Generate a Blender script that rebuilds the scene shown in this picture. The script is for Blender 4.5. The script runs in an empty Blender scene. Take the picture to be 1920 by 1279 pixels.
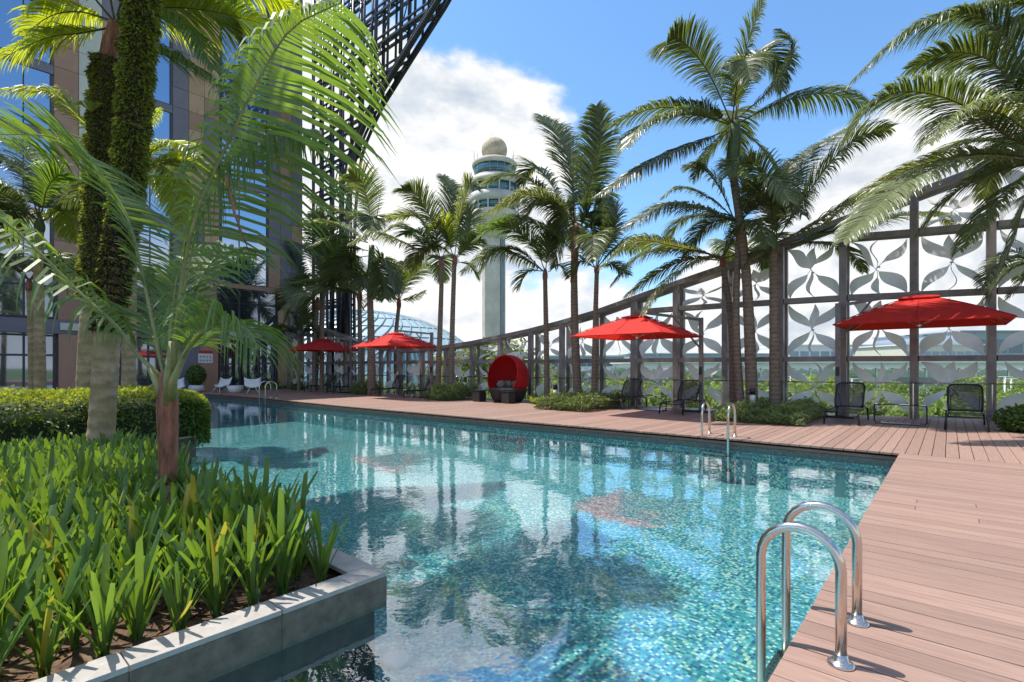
import bpy, math, random
from mathutils import Vector, Matrix
PI = math.pi
rnd = random.Random(7)
SC = bpy.context.scene
COL = SC.collection

# ------------------------------------------------------------------ camera, sky, sun
E = 1.4            # eye height
F = 950.0          # focal length in photo pixels (1920 wide)
HZ = 688.0         # horizon row
cam = bpy.data.cameras.new('camera'); cam_o = bpy.data.objects.new('camera', cam); COL.objects.link(cam_o)
cam.sensor_width = 36; cam.lens = F/1920*36; cam.shift_y = 48.5/1920
cam.clip_start = 0.05; cam.clip_end = 4000
cam_o.location = (0, 0, E); cam_o.rotation_euler = (PI/2, 0, 0)
SC.camera = cam_o

SUNV = Vector((-.44, .176, 1.0)).normalized()
sun = bpy.data.lights.new('sun', 'SUN'); sun.energy = 3.7; sun.angle = math.radians(.53); sun.color = (1, .95, .87)
sun_o = bpy.data.objects.new('sun', sun); COL.objects.link(sun_o)
sun_o.rotation_euler = SUNV.to_track_quat('Z', 'Y').to_euler(); sun_o.location = (0, 0, 60)

SC.view_settings.view_transform = 'Standard'; SC.view_settings.look = 'None'
SC.view_settings.exposure = .8; SC.view_settings.gamma = 1
SC.cycles.max_bounces = 7; SC.cycles.transparent_max_bounces = 16
SC.cycles.diffuse_bounces = 3; SC.cycles.glossy_bounces = 3
SC.cycles.caustics_reflective = False; SC.cycles.caustics_refractive = False
SC.cycles.sample_clamp_indirect = 4

def pxdir(px, py):
    return Vector(((px-960)/F, 1, (HZ-py)/F)).normalized()

def N(nt, typ, **kw):
    n = nt.nodes.new(typ)
    for k, v in kw.items(): setattr(n, k, v)
    return n
def L(nt, a, b): nt.links.new(a, b)
def mth(nt, op, a, b=None, c=None, clamp=False):
    n = N(nt, 'ShaderNodeMath', operation=op); n.use_clamp = clamp
    for i, x in enumerate((a, b, c)):
        if x is None: continue
        if isinstance(x, (int, float)): n.inputs[i].default_value = x
        else: L(nt, x, n.inputs[i])
    return n.outputs[0]
def ramp(nt, fac, stops, interp='LINEAR'):
    n = N(nt, 'ShaderNodeValToRGB'); cr = n.color_ramp; cr.interpolation = interp
    while len(cr.elements) < len(stops): cr.elements.new(.5)
    for e, (p, c) in zip(cr.elements, stops):
        e.position = p; e.color = (*c, 1) if len(c) == 3 else c
    L(nt, fac, n.inputs[0]); return n.outputs[0]
def mixc(nt, fac, a, b, mode='MIX'):
    n = N(nt, 'ShaderNodeMix', data_type='RGBA', blend_type=mode)
    for i, x in ((0, fac), (6, a), (7, b)):
        if isinstance(x, (int, float)): n.inputs[i].default_value = x
        elif isinstance(x, tuple): n.inputs[i].default_value = (*x, 1)
        else: L(nt, x, n.inputs[i])
    return n.outputs[2]

world = bpy.data.worlds.new('World'); SC.world = world; world.use_nodes = True
wt = world.node_tree; wt.nodes.clear()
wo = N(wt, 'ShaderNodeOutputWorld'); bg = N(wt, 'ShaderNodeBackground'); bg.inputs[1].default_value = .15
L(wt, bg.outputs[0], wo.inputs[0])
sky = N(wt, 'ShaderNodeTexSky', sky_type='NISHITA'); sky.sun_disc = False
sky.sun_elevation = math.asin(SUNV.z); sky.sun_rotation = math.atan2(SUNV.x, SUNV.y)
sky.air_density = 1.15; sky.dust_density = .6; sky.ozone_density = 1.8
tc = N(wt, 'ShaderNodeTexCoord')
sep = N(wt, 'ShaderNodeSeparateXYZ'); L(wt, tc.outputs['Generated'], sep.inputs[0])
# cloud coordinates: stretch the vertical so that clouds flatten towards the horizon
mp = N(wt, 'ShaderNodeMapping'); L(wt, tc.outputs['Generated'], mp.inputs[0]); mp.inputs['Scale'].default_value = (1, 1, 1.5)
nz = N(wt, 'ShaderNodeTexNoise'); nz.inputs['Scale'].default_value = 3.1; nz.inputs['Detail'].default_value = 11; nz.inputs['Roughness'].default_value = .57; nz.inputs['Distortion'].default_value = .15
L(wt, mp.outputs[0], nz.inputs['Vector'])
mp2 = N(wt, 'ShaderNodeMapping'); L(wt, tc.outputs['Generated'], mp2.inputs[0]); mp2.inputs['Scale'].default_value = (1, 1, 1.5)
mp2.inputs['Location'].default_value = tuple(SUNV*.045)
nz2 = N(wt, 'ShaderNodeTexNoise'); nz2.inputs['Scale'].default_value = 3.1; nz2.inputs['Detail'].default_value = 6; nz2.inputs['Roughness'].default_value = .55; nz2.inputs['Distortion'].default_value = .15
L(wt, mp2.outputs[0], nz2.inputs['Vector'])
# clouds bank up towards the horizon all the way round
bias = ramp(wt, sep.outputs[2], [(0, (.34,)*3), (.12, (.27,)*3), (.24, (.1,)*3), (.36, (-.02+.02,)*3), (.57, (.02,)*3), (.66, (.15,)*3), (1, (.14,)*3)])
acc = mth(wt, 'ADD', nz.outputs[0], bias)
for px, py, r, a in [(880, 190, .17, .25), (1035, 210, .13, .3), (700, 280, .12, .16), (800, 330, .25, .16), (980, 330, .25, .16), (1750, 330, .3, .22), (1500, 420, .14, .14), (1900, 200, .18, .08), (560, 160, .16, .14), (790, 60, .16, -.16), (1060, 90, .1, -.12), (560, 330, .2, .2), (380, 60, .2, .05), (1650, 380, .25, .16),
                     (1300, 250, .32, -.16), (1250, 40, .45, -.16), (690, 190, .07, -.1), (1135, 330, .08, -.07), (1160, 430, .07, -.1), (1600, 60, .4, -.1)]:
    d = pxdir(px, py)
    dt = N(wt, 'ShaderNodeVectorMath', operation='DISTANCE'); L(wt, tc.outputs['Generated'], dt.inputs[0]); dt.inputs[1].default_value = d
    g = mth(wt, 'DIVIDE', dt.outputs['Value'], r); g = mth(wt, 'MULTIPLY', g, g); g = mth(wt, 'MULTIPLY', g, -1); g = mth(wt, 'EXPONENT', g)
    acc = mth(wt, 'MULTIPLY_ADD', g, a, acc)
mask = N(wt, 'ShaderNodeMapRange', interpolation_type='SMOOTHSTEP'); L(wt, acc, mask.inputs[0]); mask.inputs[1].default_value = .58; mask.inputs[2].default_value = .72
shade = mth(wt, 'SUBTRACT', nz2.outputs[0], nz.outputs[0])
shade = mth(wt, 'MULTIPLY_ADD', shade, -4.6, .6, clamp=True)
ccol = ramp(wt, shade, [(0, (2.2, 2.5, 3.0)), (.35, (3.0, 3.2, 3.45)), (.65, (3.95, 3.98, 4.03)), (1, (4.7, 4.65, 4.55))])
skc = mixc(wt, 1.0, sky.outputs[0], (.56, .76, .90), 'MULTIPLY')
L(wt, mixc(wt, mask.outputs[0], skc, ccol), bg.inputs[0])

# ------------------------------------------------------------------ frames of reference
TH = math.atan2(.757, .653)
UX = Vector((.653, .757, 0)).normalized(); VX = Vector((-UX.y, UX.x, 0))
P1 = Vector((-.854, 3.466, 0))     # outer corner of the near planter; u runs along the right pool edge, v along the far one
def UV(u, v, z=0): return P1 + UX*u + VX*v + Vector((0, 0, z))
def G(px, py, z=0):                # ground point seen at a photo pixel
    Y = (E-z)*F/(py-HZ); return Vector(((px-960)/F*Y, Y, z))
def AT(px, py, Y): return Vector(((px-960)/F*Y, Y, E-(py-HZ)/F*Y))
def toUV(p): d = p-P1; return d.dot(UX), d.dot(VX)
def interp(tab, x):
    if x <= tab[0][0]: return tab[0][1]
    for (a, b), (c, d) in zip(tab, tab[1:]):
        if x <= c: return b+(d-b)*(x-a)/(c-a)
    return tab[-1][1]
EDGE = [(-2.32, 8.26), (.84, 8.2), (6.85, 7.92), (13.5, 7.75), (20.5, 7.9), (24, 7.8), (26, 7.5), (28.3, 6.9)]
FEN = [(-9, 17.3), (-3.75, 16.0), (-2, 15.5), (-.5, 15.0), (1, 14.8), (4, 14.5), (10, 14.5), (17, 13.75), (26, 13.2), (30, 13.1)]
ZTOP = [(-9, 7.9), (-4, 6.7), (0, 5.35), (2.7, 4.5), (5.2, 3.9), (7.7, 3.3), (10.5, 2.85), (13.4, 2.45), (16, 2.2), (19, 2.15), (21, 2.5), (26.5, 3.85), (30, 4.9)]
ZW = -.21

# ------------------------------------------------------------------ materials
def newmat(name):
    m = bpy.data.materials.new(name); m.use_nodes = True; nt = m.node_tree; nt.nodes.clear()
    out = N(nt, 'ShaderNodeOutputMaterial'); return m, nt, out
def mat(name, col, rough=.6, metal=0, var=.12, scale=6, bump=0, bscale=40, spec=.5, stretch=None, col2=None, rand=.0):
    m, nt, out = newmat(name)
    b = N(nt, 'ShaderNodeBsdfPrincipled'); L(nt, b.outputs[0], out.inputs[0])
    b.inputs['Roughness'].default_value = rough; b.inputs['Metallic'].default_value = metal; b.inputs['Specular IOR Level'].default_value = spec
    tx = N(nt, 'ShaderNodeTexCoord'); mpn = N(nt, 'ShaderNodeMapping'); L(nt, tx.outputs['Object'], mpn.inputs[0])
    if stretch: mpn.inputs['Scale'].default_value = stretch
    n = N(nt, 'ShaderNodeTexNoise'); n.inputs['Scale'].default_value = scale; n.inputs['Detail'].default_value = 6; n.inputs['Roughness'].default_value = .65
    L(nt, mpn.outputs[0], n.inputs['Vector'])
    lo = tuple(c*(1-var*1.6) for c in col); hi = tuple(min(1, c*(1+var*1.6)) for c in (col2 or col))
    c = ramp(nt, n.outputs[0], [(.3, lo), (.7, hi)])
    if rand:
        oi = N(nt, 'ShaderNodeObjectInfo'); k = mth(nt, 'MULTIPLY_ADD', oi.outputs['Random'], 2*rand, 1-rand)
        hs = N(nt, 'ShaderNodeHueSaturation'); L(nt, k, hs.inputs['Value']); L(nt, c, hs.inputs['Color']); c = hs.outputs[0]
    L(nt, c, b.inputs['Base Color'])
    if bump:
        n2 = N(nt, 'ShaderNodeTexNoise'); n2.inputs['Scale'].default_value = bscale; n2.inputs['Detail'].default_value = 4; L(nt, mpn.outputs[0], n2.inputs['Vector'])
        bp = N(nt, 'ShaderNodeBump'); bp.inputs['Strength'].default_value = bump; bp.inputs['Distance'].default_value = .01; L(nt, n2.outputs[0], bp.inputs['Height']); L(nt, bp.outputs[0], b.inputs['Normal'])
    return m
def leafmat(name, col, tcol, tr=.45, rough=.38, rand=.25, var=.25, nscale=2.0, col2=None):
    m, nt, out = newmat(name)
    b = N(nt, 'ShaderNodeBsdfPrincipled'); b.inputs['Roughness'].default_value = rough; b.inputs['Specular IOR Level'].default_value = .55
    t = N(nt, 'ShaderNodeBsdfTranslucent'); mx = N(nt, 'ShaderNodeMixShader'); mx.inputs[0].default_value = tr
    L(nt, b.outputs[0], mx.inputs[1]); L(nt, t.outputs[0], mx.inputs[2]); L(nt, mx.outputs[0], out.inputs[0])
    geo = N(nt, 'ShaderNodeNewGeometry'); oi = N(nt, 'ShaderNodeObjectInfo')
    n = N(nt, 'ShaderNodeTexNoise'); n.inputs['Scale'].default_value = nscale; L(nt, geo.outputs['Position'], n.inputs['Vector'])
    r = mth(nt, 'ADD', mth(nt, 'MULTIPLY', geo.outputs['Random Per Island'], .5), mth(nt, 'MULTIPLY', oi.outputs['Random'], .5))
    k = mth(nt, 'MULTIPLY_ADD', r, 2*rand, 1-rand)
    k = mth(nt, 'MULTIPLY', k, mth(nt, 'MULTIPLY_ADD', n.outputs[0], 2*var, 1-var))
    if col2:
        cc = ramp(nt, r, [(.35, col), (.75, col2)])
    else:
        rg = N(nt, 'ShaderNodeRGB'); rg.outputs[0].default_value = (*col, 1); cc = rg.outputs[0]
    for src, dst in ((cc, b.inputs['Base Color']), (None, t.inputs['Color'])):
        hs = N(nt, 'ShaderNodeHueSaturation'); L(nt, k, hs.inputs['Value'])
        if src is None: hs.inputs['Color'].default_value = (*tcol, 1)
        else: L(nt, src, hs.inputs['Color'])
        L(nt, hs.outputs[0], dst)
    return m

def deckmat(name, along):   # along: 'X' boards run along local x (u), 'Y' along v
    m, nt, out = newmat(name)
    b = N(nt, 'ShaderNodeBsdfPrincipled'); L(nt, b.outputs[0], out.inputs[0])
    tx = N(nt, 'ShaderNodeTexCoord'); oi = N(nt, 'ShaderNodeObjectInfo')
    mpn = N(nt, 'ShaderNodeMapping'); L(nt, tx.outputs['Object'], mpn.inputs[0])
    mpn.inputs['Scale'].default_value = (1.2, 34, 20) if along == 'X' else (34, 1.2, 20)
    cv = N(nt, 'ShaderNodeVectorMath', operation='ADD'); L(nt, mpn.outputs[0], cv.inputs[0])
    cm = N(nt, 'ShaderNodeCombineXYZ'); r7 = mth(nt, 'MULTIPLY', oi.outputs['Random'], 57.); L(nt, r7, cm.inputs[0]); L(nt, r7, cm.inputs[1]); L(nt, cm.outputs[0], cv.inputs[1])
    n = N(nt, 'ShaderNodeTexNoise'); n.inputs['Scale'].default_value = 1.6; n.inputs['Detail'].default_value = 9; n.inputs['Roughness'].default_value = .72; L(nt, cv.outputs[0], n.inputs['Vector'])
    c = ramp(nt, n.outputs[0], [(.25, (.17, .1, .073)), (.5, (.285, .178, .135)), (.75, (.385, .26, .203))])
    hs = N(nt, 'ShaderNodeHueSaturation'); L(nt, mth(nt, 'MULTIPLY_ADD', oi.outputs['Random'], .36, .82), hs.inputs['Value']); hs.inputs['Saturation'].default_value = .93; L(nt, c, hs.inputs['Color'])
    big = N(nt, 'ShaderNodeTexNoise'); big.inputs['Scale'].default_value = .55; big.inputs['Detail'].default_value = 5; L(nt, tx.outputs['Object'], big.inputs['Vector'])
    c2 = mixc(nt, mth(nt, 'MULTIPLY_ADD', big.outputs[0], 1.2, -.35, clamp=True), hs.outputs[0], (.33, .2, .165))
    L(nt, c2, b.inputs['Base Color'])
    b.inputs['Roughness'].default_value = .62; b.inputs['Specular IOR Level'].default_value = .35
    bp = N(nt, 'ShaderNodeBump'); bp.inputs['Strength'].default_value = .25; bp.inputs['Distance'].default_value = .004; L(nt, n.outputs[0], bp.inputs['Height']); L(nt, bp.outputs[0], b.inputs['Normal'])
    return m
M = {}
M['board_u'] = deckmat('composite_board_long', 'X')
M['board_v'] = deckmat('composite_board_cross', 'Y')
M['dark_gap'] = mat('deck_gap_shade', (.03, .022, .02), .9)  # near-black backing; the shade in deck gaps is put into its colour
M['fascia'] = mat('deck_fascia', (.25, .13, .1), .6, var=.2, scale=3)
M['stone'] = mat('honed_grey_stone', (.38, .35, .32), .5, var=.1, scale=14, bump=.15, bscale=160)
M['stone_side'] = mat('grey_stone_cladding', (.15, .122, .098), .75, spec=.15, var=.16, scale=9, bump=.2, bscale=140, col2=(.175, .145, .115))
M['plinth'] = mat('shade_black_plinth', (.02, .03, .032), .6, var=.3, scale=5)  # shade below the cladding and under water put into a black colour
M['soil'] = mat('planting_soil', (.10, .058, .034), .95, var=.6, scale=18, bump=1, bscale=60)
M['steel'] = mat('brushed_steel', (.62, .57, .52), .2, 1, var=.05, scale=3, stretch=(30, 30, 1))
M['frame'] = mat('painted_steel_frame', (.24, .21, .205), .45, .05, var=.2, scale=2.5)
M['frame2'] = mat('dark_lattice_steel', (.05, .05, .062), .4, .3, var=.2, scale=2)
M['petal'] = None
M['black'] = mat('black_powder_coat', (.018, .017, .018), .38, var=.2)
M['wicker'] = mat('dark_woven_wicker', (.03, .026, .025), .6, var=.5, scale=60, bump=1, bscale=70)
M['white'] = mat('white_gloss_shell', (.72, .72, .72), .35, var=.05)
M['red'] = None
M['cushion'] = mat('dark_cushion', (.06, .06, .065), .9, var=.2)
M['pillow'] = mat('patterned_pillow', (.2, .18, .16), .9, var=.7, scale=22)
M['gravel'] = mat('bed_soil', (.08, .055, .035), .95, var=.5, scale=20, bump=1)
M['concrete'] = mat('pale_tower_concrete', (.5, .46, .405), .8, var=.14, scale=.08, bump=.1)
M['grey_clad'] = mat('grey_violet_cladding', (.2, .18, .215), .5, var=.08, scale=1, rand=.12)
M['brown_clad'] = mat('brown_cladding', (.4, .225, .15), .5, var=.08, scale=1, rand=.12)
M['tan_clad'] = mat('tan_cladding', (.55, .34, .2), .5, var=.08, scale=1, rand=.1)
M['cream_clad'] = mat('cream_cladding', (.6, .58, .5), .5, var=.05, scale=1, rand=.06)
M['trunk'] = None
def fabric(name, col, tcol, tr):
    m, nt, out = newmat(name)
    b = N(nt, 'ShaderNodeBsdfPrincipled'); b.inputs['Roughness'].default_value = .8
    t = N(nt, 'ShaderNodeBsdfTranslucent'); t.inputs[0].default_value = (*tcol, 1)
    tx = N(nt, 'ShaderNodeTexCoord'); n = N(nt, 'ShaderNodeTexNoise'); n.inputs['Scale'].default_value = 2.2; n.inputs['Detail'].default_value = 8; L(nt, tx.outputs['Object'], n.inputs['Vector'])
    L(nt, ramp(nt, n.outputs[0], [(.3, tuple(c*.82 for c in col)), (.7, tuple(c*1.12 for c in col))]), b.inputs['Base Color'])
    bp = N(nt, 'ShaderNodeBump'); bp.inputs['Strength'].default_value = .35; bp.inputs['Distance'].default_value = .05; L(nt, n.outputs[0], bp.inputs['Height']); L(nt, bp.outputs[0], b.inputs['Normal'])
    mx = N(nt, 'ShaderNodeMixShader'); mx.inputs[0].default_value = tr; L(nt, b.outputs[0], mx.inputs[1]); L(nt, t.outputs[0], mx.inputs[2]); L(nt, mx.outputs[0], out.inputs[0])
    return m
M['petal'] = fabric('pale_grey_petal_mesh', (.88, .86, .83), (.9, .88, .85), .42)
M['red'] = fabric('red_canopy_fabric', (.72, .03, .022), (.8, .03, .015), .3)
M['red_dark'] = fabric('red_canopy_seam', (.5, .02, .015), (.5, .02, .01), .1)
M['redbed'] = fabric('red_daybed_weave', (.5, .006, .008), (.5, .01, .01), .12)
def mesh_fabric():
    m, nt, out = newmat('open_weave_sling')
    b = N(nt, 'ShaderNodeBsdfPrincipled'); b.inputs['Base Color'].default_value = (.06, .06, .062, 1); b.inputs['Roughness'].default_value = .7
    t = N(nt, 'ShaderNodeBsdfTransparent'); tx = N(nt, 'ShaderNodeTexCoord')
    ck = N(nt, 'ShaderNodeTexNoise'); ck.inputs['Scale'].default_value = 3; L(nt, tx.outputs['Object'], ck.inputs['Vector'])
    mx = N(nt, 'ShaderNodeMixShader'); L(nt, mth(nt, 'MULTIPLY_ADD', ck.outputs[0], .15, .18), mx.inputs[0]); L(nt, b.outputs[0], mx.inputs[1]); L(nt, t.outputs[0], mx.inputs[2]); L(nt, mx.outputs[0], out.inputs[0])
    return m
M['sling'] = mesh_fabric()
def schlick(nt, f0, f1=1.0, normal=None):
    lw = N(nt, 'ShaderNodeLayerWeight'); lw.inputs[0].default_value = .5
    if normal: L(nt, normal, lw.inputs['Normal'])
    return mth(nt, 'MULTIPLY_ADD', mth(nt, 'POWER', lw.outputs['Facing'], 5), f1-f0, f0)
def glassmat(name, tint, ior=1.5, rough=.0):
    m, nt, out = newmat(name)
    g = N(nt, 'ShaderNodeBsdfGlossy'); g.inputs['Roughness'].default_value = rough; t = N(nt, 'ShaderNodeBsdfTransparent'); t.inputs[0].default_value = (*tint, 1)
    mx = N(nt, 'ShaderNodeMixShader'); L(nt, schlick(nt, ((ior-1)/(ior+1))**2, .8), mx.inputs[0]); L(nt, t.outputs[0], mx.inputs[1]); L(nt, g.outputs[0], mx.inputs[2]); L(nt, mx.outputs[0], out.inputs[0])
    return m
M['glass'] = glassmat('clear_balustrade_glass', (.95, .975, .965), 1.45)
def winmat(name, col, refl=.5, rough=.03):
    m, nt, out = newmat(name)
    b = N(nt, 'ShaderNodeBsdfPrincipled'); b.inputs['Base Color'].default_value = (*col, 1); b.inputs['Roughness'].default_value = .3
    g = N(nt, 'ShaderNodeBsdfGlossy'); g.inputs['Color'].default_value = (.7, .82, 1, 1); g.inputs['Roughness'].default_value = rough
    tx = N(nt, 'ShaderNodeTexCoord'); n = N(nt, 'ShaderNodeTexNoise'); n.inputs['Scale'].default_value = .6; L(nt, tx.outputs['Object'], n.inputs['Vector'])
    bp = N(nt, 'ShaderNodeBump'); bp.inputs['Strength'].default_value = .06; bp.inputs['Distance'].default_value = .1; L(nt, n.outputs[0], bp.inputs['Height']); L(nt, bp.outputs[0], g.inputs['Normal'])
    mx = N(nt, 'ShaderNodeMixShader'); mx.inputs[0].default_value = refl; L(nt, b.outputs[0], mx.inputs[1]); L(nt, g.outputs[0], mx.inputs[2]); L(nt, mx.outputs[0], out.inputs[0])
    return m
M['window'] = winmat('blue_window_glass', (.02, .06, .14), .52)
M['darkglass'] = winmat('dark_lobby_glass', (.012, .018, .028), .3)
M['towerglass'] = winmat('teal_tower_glass', (.01, .09, .11), .1, .15)
M['dome'] = None

def water():
    m, nt, out = newmat('pool_water')
    tx = N(nt, 'ShaderNodeTexCoord')
    bps = None
    h = None
    for sc, st, det in ((1.5, .55, 3), (6.5, .16, 3), (17, .035, 2)):
        n = N(nt, 'ShaderNodeTexNoise'); n.inputs['Scale'].default_value = sc; n.inputs['Detail'].default_value = det; n.inputs['Distortion'].default_value = .4
        L(nt, tx.outputs['Object'], n.inputs['Vector'])
        t = mth(nt, 'MULTIPLY', n.outputs[0], st); h = t if h is None else mth(nt, 'ADD', h, t)
    bp = N(nt, 'ShaderNodeBump'); bp.inputs['Strength'].default_value = 1; bp.inputs['Distance'].default_value = .0075; L(nt, h, bp.inputs['Height'])
    g = N(nt, 'ShaderNodeBsdfGlossy'); g.inputs['Roughness'].default_value = .01; L(nt, bp.outputs[0], g.inputs['Normal'])
    g.inputs['Color'].default_value = (.95, .97, 1, 1)
    t = N(nt, 'ShaderNodeBsdfTransparent'); t.inputs[0].default_value = (.78, .93, .95, 1)
    mx = N(nt, 'ShaderNodeMixShader'); L(nt, schlick(nt, .3, .78, bp.outputs[0]), mx.inputs[0]); L(nt, t.outputs[0], mx.inputs[1]); L(nt, g.outputs[0], mx.inputs[2]); L(nt, mx.outputs[0], out.inputs[0])
    return m
M['water'] = water()

def mosaic(name, cell, dark=1.0):
    m, nt, out = newmat(name)
    b = N(nt, 'ShaderNodeBsdfPrincipled'); L(nt, b.outputs[0], out.inputs[0]); b.inputs['Roughness'].default_value = .3
    tx = N(nt, 'ShaderNodeTexCoord')
    # rippling refraction makes the tile grid waver
    wn = N(nt, 'ShaderNodeTexNoise'); wn.inputs['Scale'].default_value = 4.5; wn.inputs['Detail'].default_value = 2; L(nt, tx.outputs['Object'], wn.inputs['Vector'])
    sc = N(nt, 'ShaderNodeVectorMath', operation='SCALE'); L(nt, tx.outputs['Object'], sc.inputs[0]); sc.inputs['Scale'].default_value = 1/cell
    fl = N(nt, 'ShaderNodeVectorMath', operation='FLOOR'); L(nt, sc.outputs[0], fl.inputs[0])
    fc = N(nt, 'ShaderNodeVectorMath', operation='FRACTION'); L(nt, sc.outputs[0], fc.inputs[0])
    wh = N(nt, 'ShaderNodeTexWhiteNoise', noise_dimensions='3D'); L(nt, fl.outputs[0], wh.inputs['Vector'])
    c = ramp(nt, wh.outputs['Value'], [(0, (.02, .15, .22)), (.14, (.04, .27, .33)), (.32, (.07, .38, .41)), (.48, (.13, .48, .47)), (.62, (.22, .58, .54)), (.74, (.42, .72, .64)), (.84, (.75, .88, .76)), (.92, (.78, .78, .46)), (.96, (.10, .24, .48))], 'CONSTANT')
    big = N(nt, 'ShaderNodeTexNoise'); big.inputs['Scale'].default_value = .9; big.inputs['Detail'].default_value = 3; L(nt, tx.outputs['Object'], big.inputs['Vector'])
    hs = N(nt, 'ShaderNodeHueSaturation'); L(nt, c, hs.inputs['Color']); L(nt, mth(nt, 'MULTIPLY_ADD', big.outputs[0], 0.35, 1.0*dark), hs.inputs['Value'])
    sx = N(nt, 'ShaderNodeSeparateXYZ'); L(nt, fc.outputs[0], sx.inputs[0])
    def edge(o):
        a = mth(nt, 'ABSOLUTE', mth(nt, 'SUBTRACT', o, .5)); return mth(nt, 'GREATER_THAN', a, .45)
    gm = mth(nt, 'MAXIMUM', edge(sx.outputs[0]), edge(sx.outputs[1]))
    L(nt, mixc(nt, gm, hs.outputs[0], (.2*dark, .42*dark, .43*dark)), b.inputs['Base Color'])
    return m
M['mosaic'] = mosaic('mosaic_pool_tile', .029)
M['mosaic_wall'] = mosaic('mosaic_wall_tile', .029)
M['mosaic_grey'] = mat('grey_waterline_tile', (.12, .13, .12), .35, var=.4, scale=30)

def trunkmat(name, a, b_, ring=9., moss=None):
    m, nt, out = newmat(name)
    b = N(nt, 'ShaderNodeBsdfPrincipled'); L(nt, b.outputs[0], out.inputs[0]); b.inputs['Roughness'].default_value = .85
    tx = N(nt, 'ShaderNodeTexCoord'); sx = N(nt, 'ShaderNodeSeparateXYZ'); L(nt, tx.outputs['Object'], sx.inputs[0])
    n = N(nt, 'ShaderNodeTexNoise'); n.inputs['Scale'].default_value = 7; n.inputs['Detail'].default_value = 8; n.inputs['Roughness'].default_value = .7; L(nt, tx.outputs['Object'], n.inputs['Vector'])
    w = mth(nt, 'SINE', mth(nt, 'ADD', mth(nt, 'MULTIPLY', sx.outputs[2], ring*2*PI), mth(nt, 'MULTIPLY', n.outputs[0], 9.)))
    f = mth(nt, 'MULTIPLY_ADD', w, .11, n.outputs[0], clamp=True)
    c = ramp(nt, f, [(.2, a), (.55, b_), (.8, tuple(x*1.25 for x in b_))])
    if moss:
        n3 = N(nt, 'ShaderNodeTexNoise'); n3.inputs['Scale'].default_value = 3; n3.inputs['Detail'].default_value = 6; L(nt, tx.outputs['Object'], n3.inputs['Vector'])
        c = mixc(nt, mth(nt, 'MULTIPLY_ADD', n3.outputs[0], 4, -1.7, clamp=True), c, moss)
    L(nt, c, b.inputs['Base Color'])
    bp = N(nt, 'ShaderNodeBump'); bp.inputs['Strength'].default_value = .7; bp.inputs['Distance'].default_value = .015; L(nt, f, bp.inputs['Height']); L(nt, bp.outputs[0], b.inputs['Normal'])
    return m
M['trunk'] = trunkmat('ringed_palm_trunk', (.10, .07, .05), (.23, .17, .125), 8)
M['trunk_old'] = trunkmat('mossy_old_palm_trunk', (.19, .13, .075), (.42, .31, .195), 5, (.24, .2, .08))
M['crownshaft'] = mat('red_brown_crownshaft', (.17, .048, .026), .5, var=.45, scale=4, stretch=(5, 5, .9), bump=.6, bscale=18, col2=(.27, .10, .06))
M['greenshaft'] = mat('green_crownshaft', (.06, .09, .025), .5, var=.3, scale=5)
M['petiole'] = mat('palm_petiole', (.24, .25, .09), .45, var=.25, scale=6)
M['petiole_dark'] = mat('palm_rachis', (.1, .075, .04), .6, var=.25, scale=6)
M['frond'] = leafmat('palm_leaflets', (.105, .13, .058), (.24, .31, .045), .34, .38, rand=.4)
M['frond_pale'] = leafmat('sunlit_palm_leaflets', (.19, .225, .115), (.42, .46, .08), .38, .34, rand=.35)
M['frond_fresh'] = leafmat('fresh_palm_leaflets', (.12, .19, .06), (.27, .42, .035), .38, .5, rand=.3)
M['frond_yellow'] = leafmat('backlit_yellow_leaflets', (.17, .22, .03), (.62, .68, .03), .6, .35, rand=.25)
M['strap'] = leafmat('strap_leaves', (.1, .185, .038), (.27, .42, .03), .38, .38, rand=.42, nscale=8)
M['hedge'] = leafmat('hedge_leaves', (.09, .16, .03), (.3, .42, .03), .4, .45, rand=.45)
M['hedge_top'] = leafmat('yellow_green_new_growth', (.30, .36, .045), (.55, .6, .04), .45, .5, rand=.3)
M['shrub'] = leafmat('bed_shrub_leaves', (.16, .21, .09), (.36, .45, .08), .35, .5, rand=.4)
M['fern'] = leafmat('fern_leaves', (.17, .21, .035), (.46, .5, .04), .4, .5, rand=.45)
M['fern_dark'] = leafmat('dead_fern_roots', (.05, .028, .017), (.1, .06, .02), .15, .8, rand=.5)
M['tree'] = leafmat('tree_leaves', (.15, .21, .06), (.45, .55, .07), .35, .5, rand=.4)
M['rootmat'] = mat('dark_fibrous_root_mat', (.05, .033, .02), .95, var=.6, scale=25, bump=1, bscale=30)
M['core'] = mat('shaded_foliage_core', (.018, .03, .008), .9, var=.4, scale=14)  # leaf green darkened to stand for the shade inside the foliage
M['brom'] = leafmat('yellow_bromeliad', (.4, .5, .05), (.6, .7, .06), .45, .4, rand=.1)
M['grass'] = mat('far_grass', (.10, .15, .045), .95, var=.35, scale=.1)
M['roof_white'] = mat('white_metal_roof', (.7, .72, .74), .5, var=.04, scale=.1)
M['tower_pale'] = mat('pale_grey_tower_panel', (.42, .41, .39), .6, var=.12, scale=.15)
M['roof_blue'] = mat('blue_grey_cladding', (.30, .37, .44), .5, var=.08, scale=.2)
M['grey_conc'] = mat('grey_viaduct', (.25, .26, .27), .8, var=.1, scale=.2)

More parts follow.
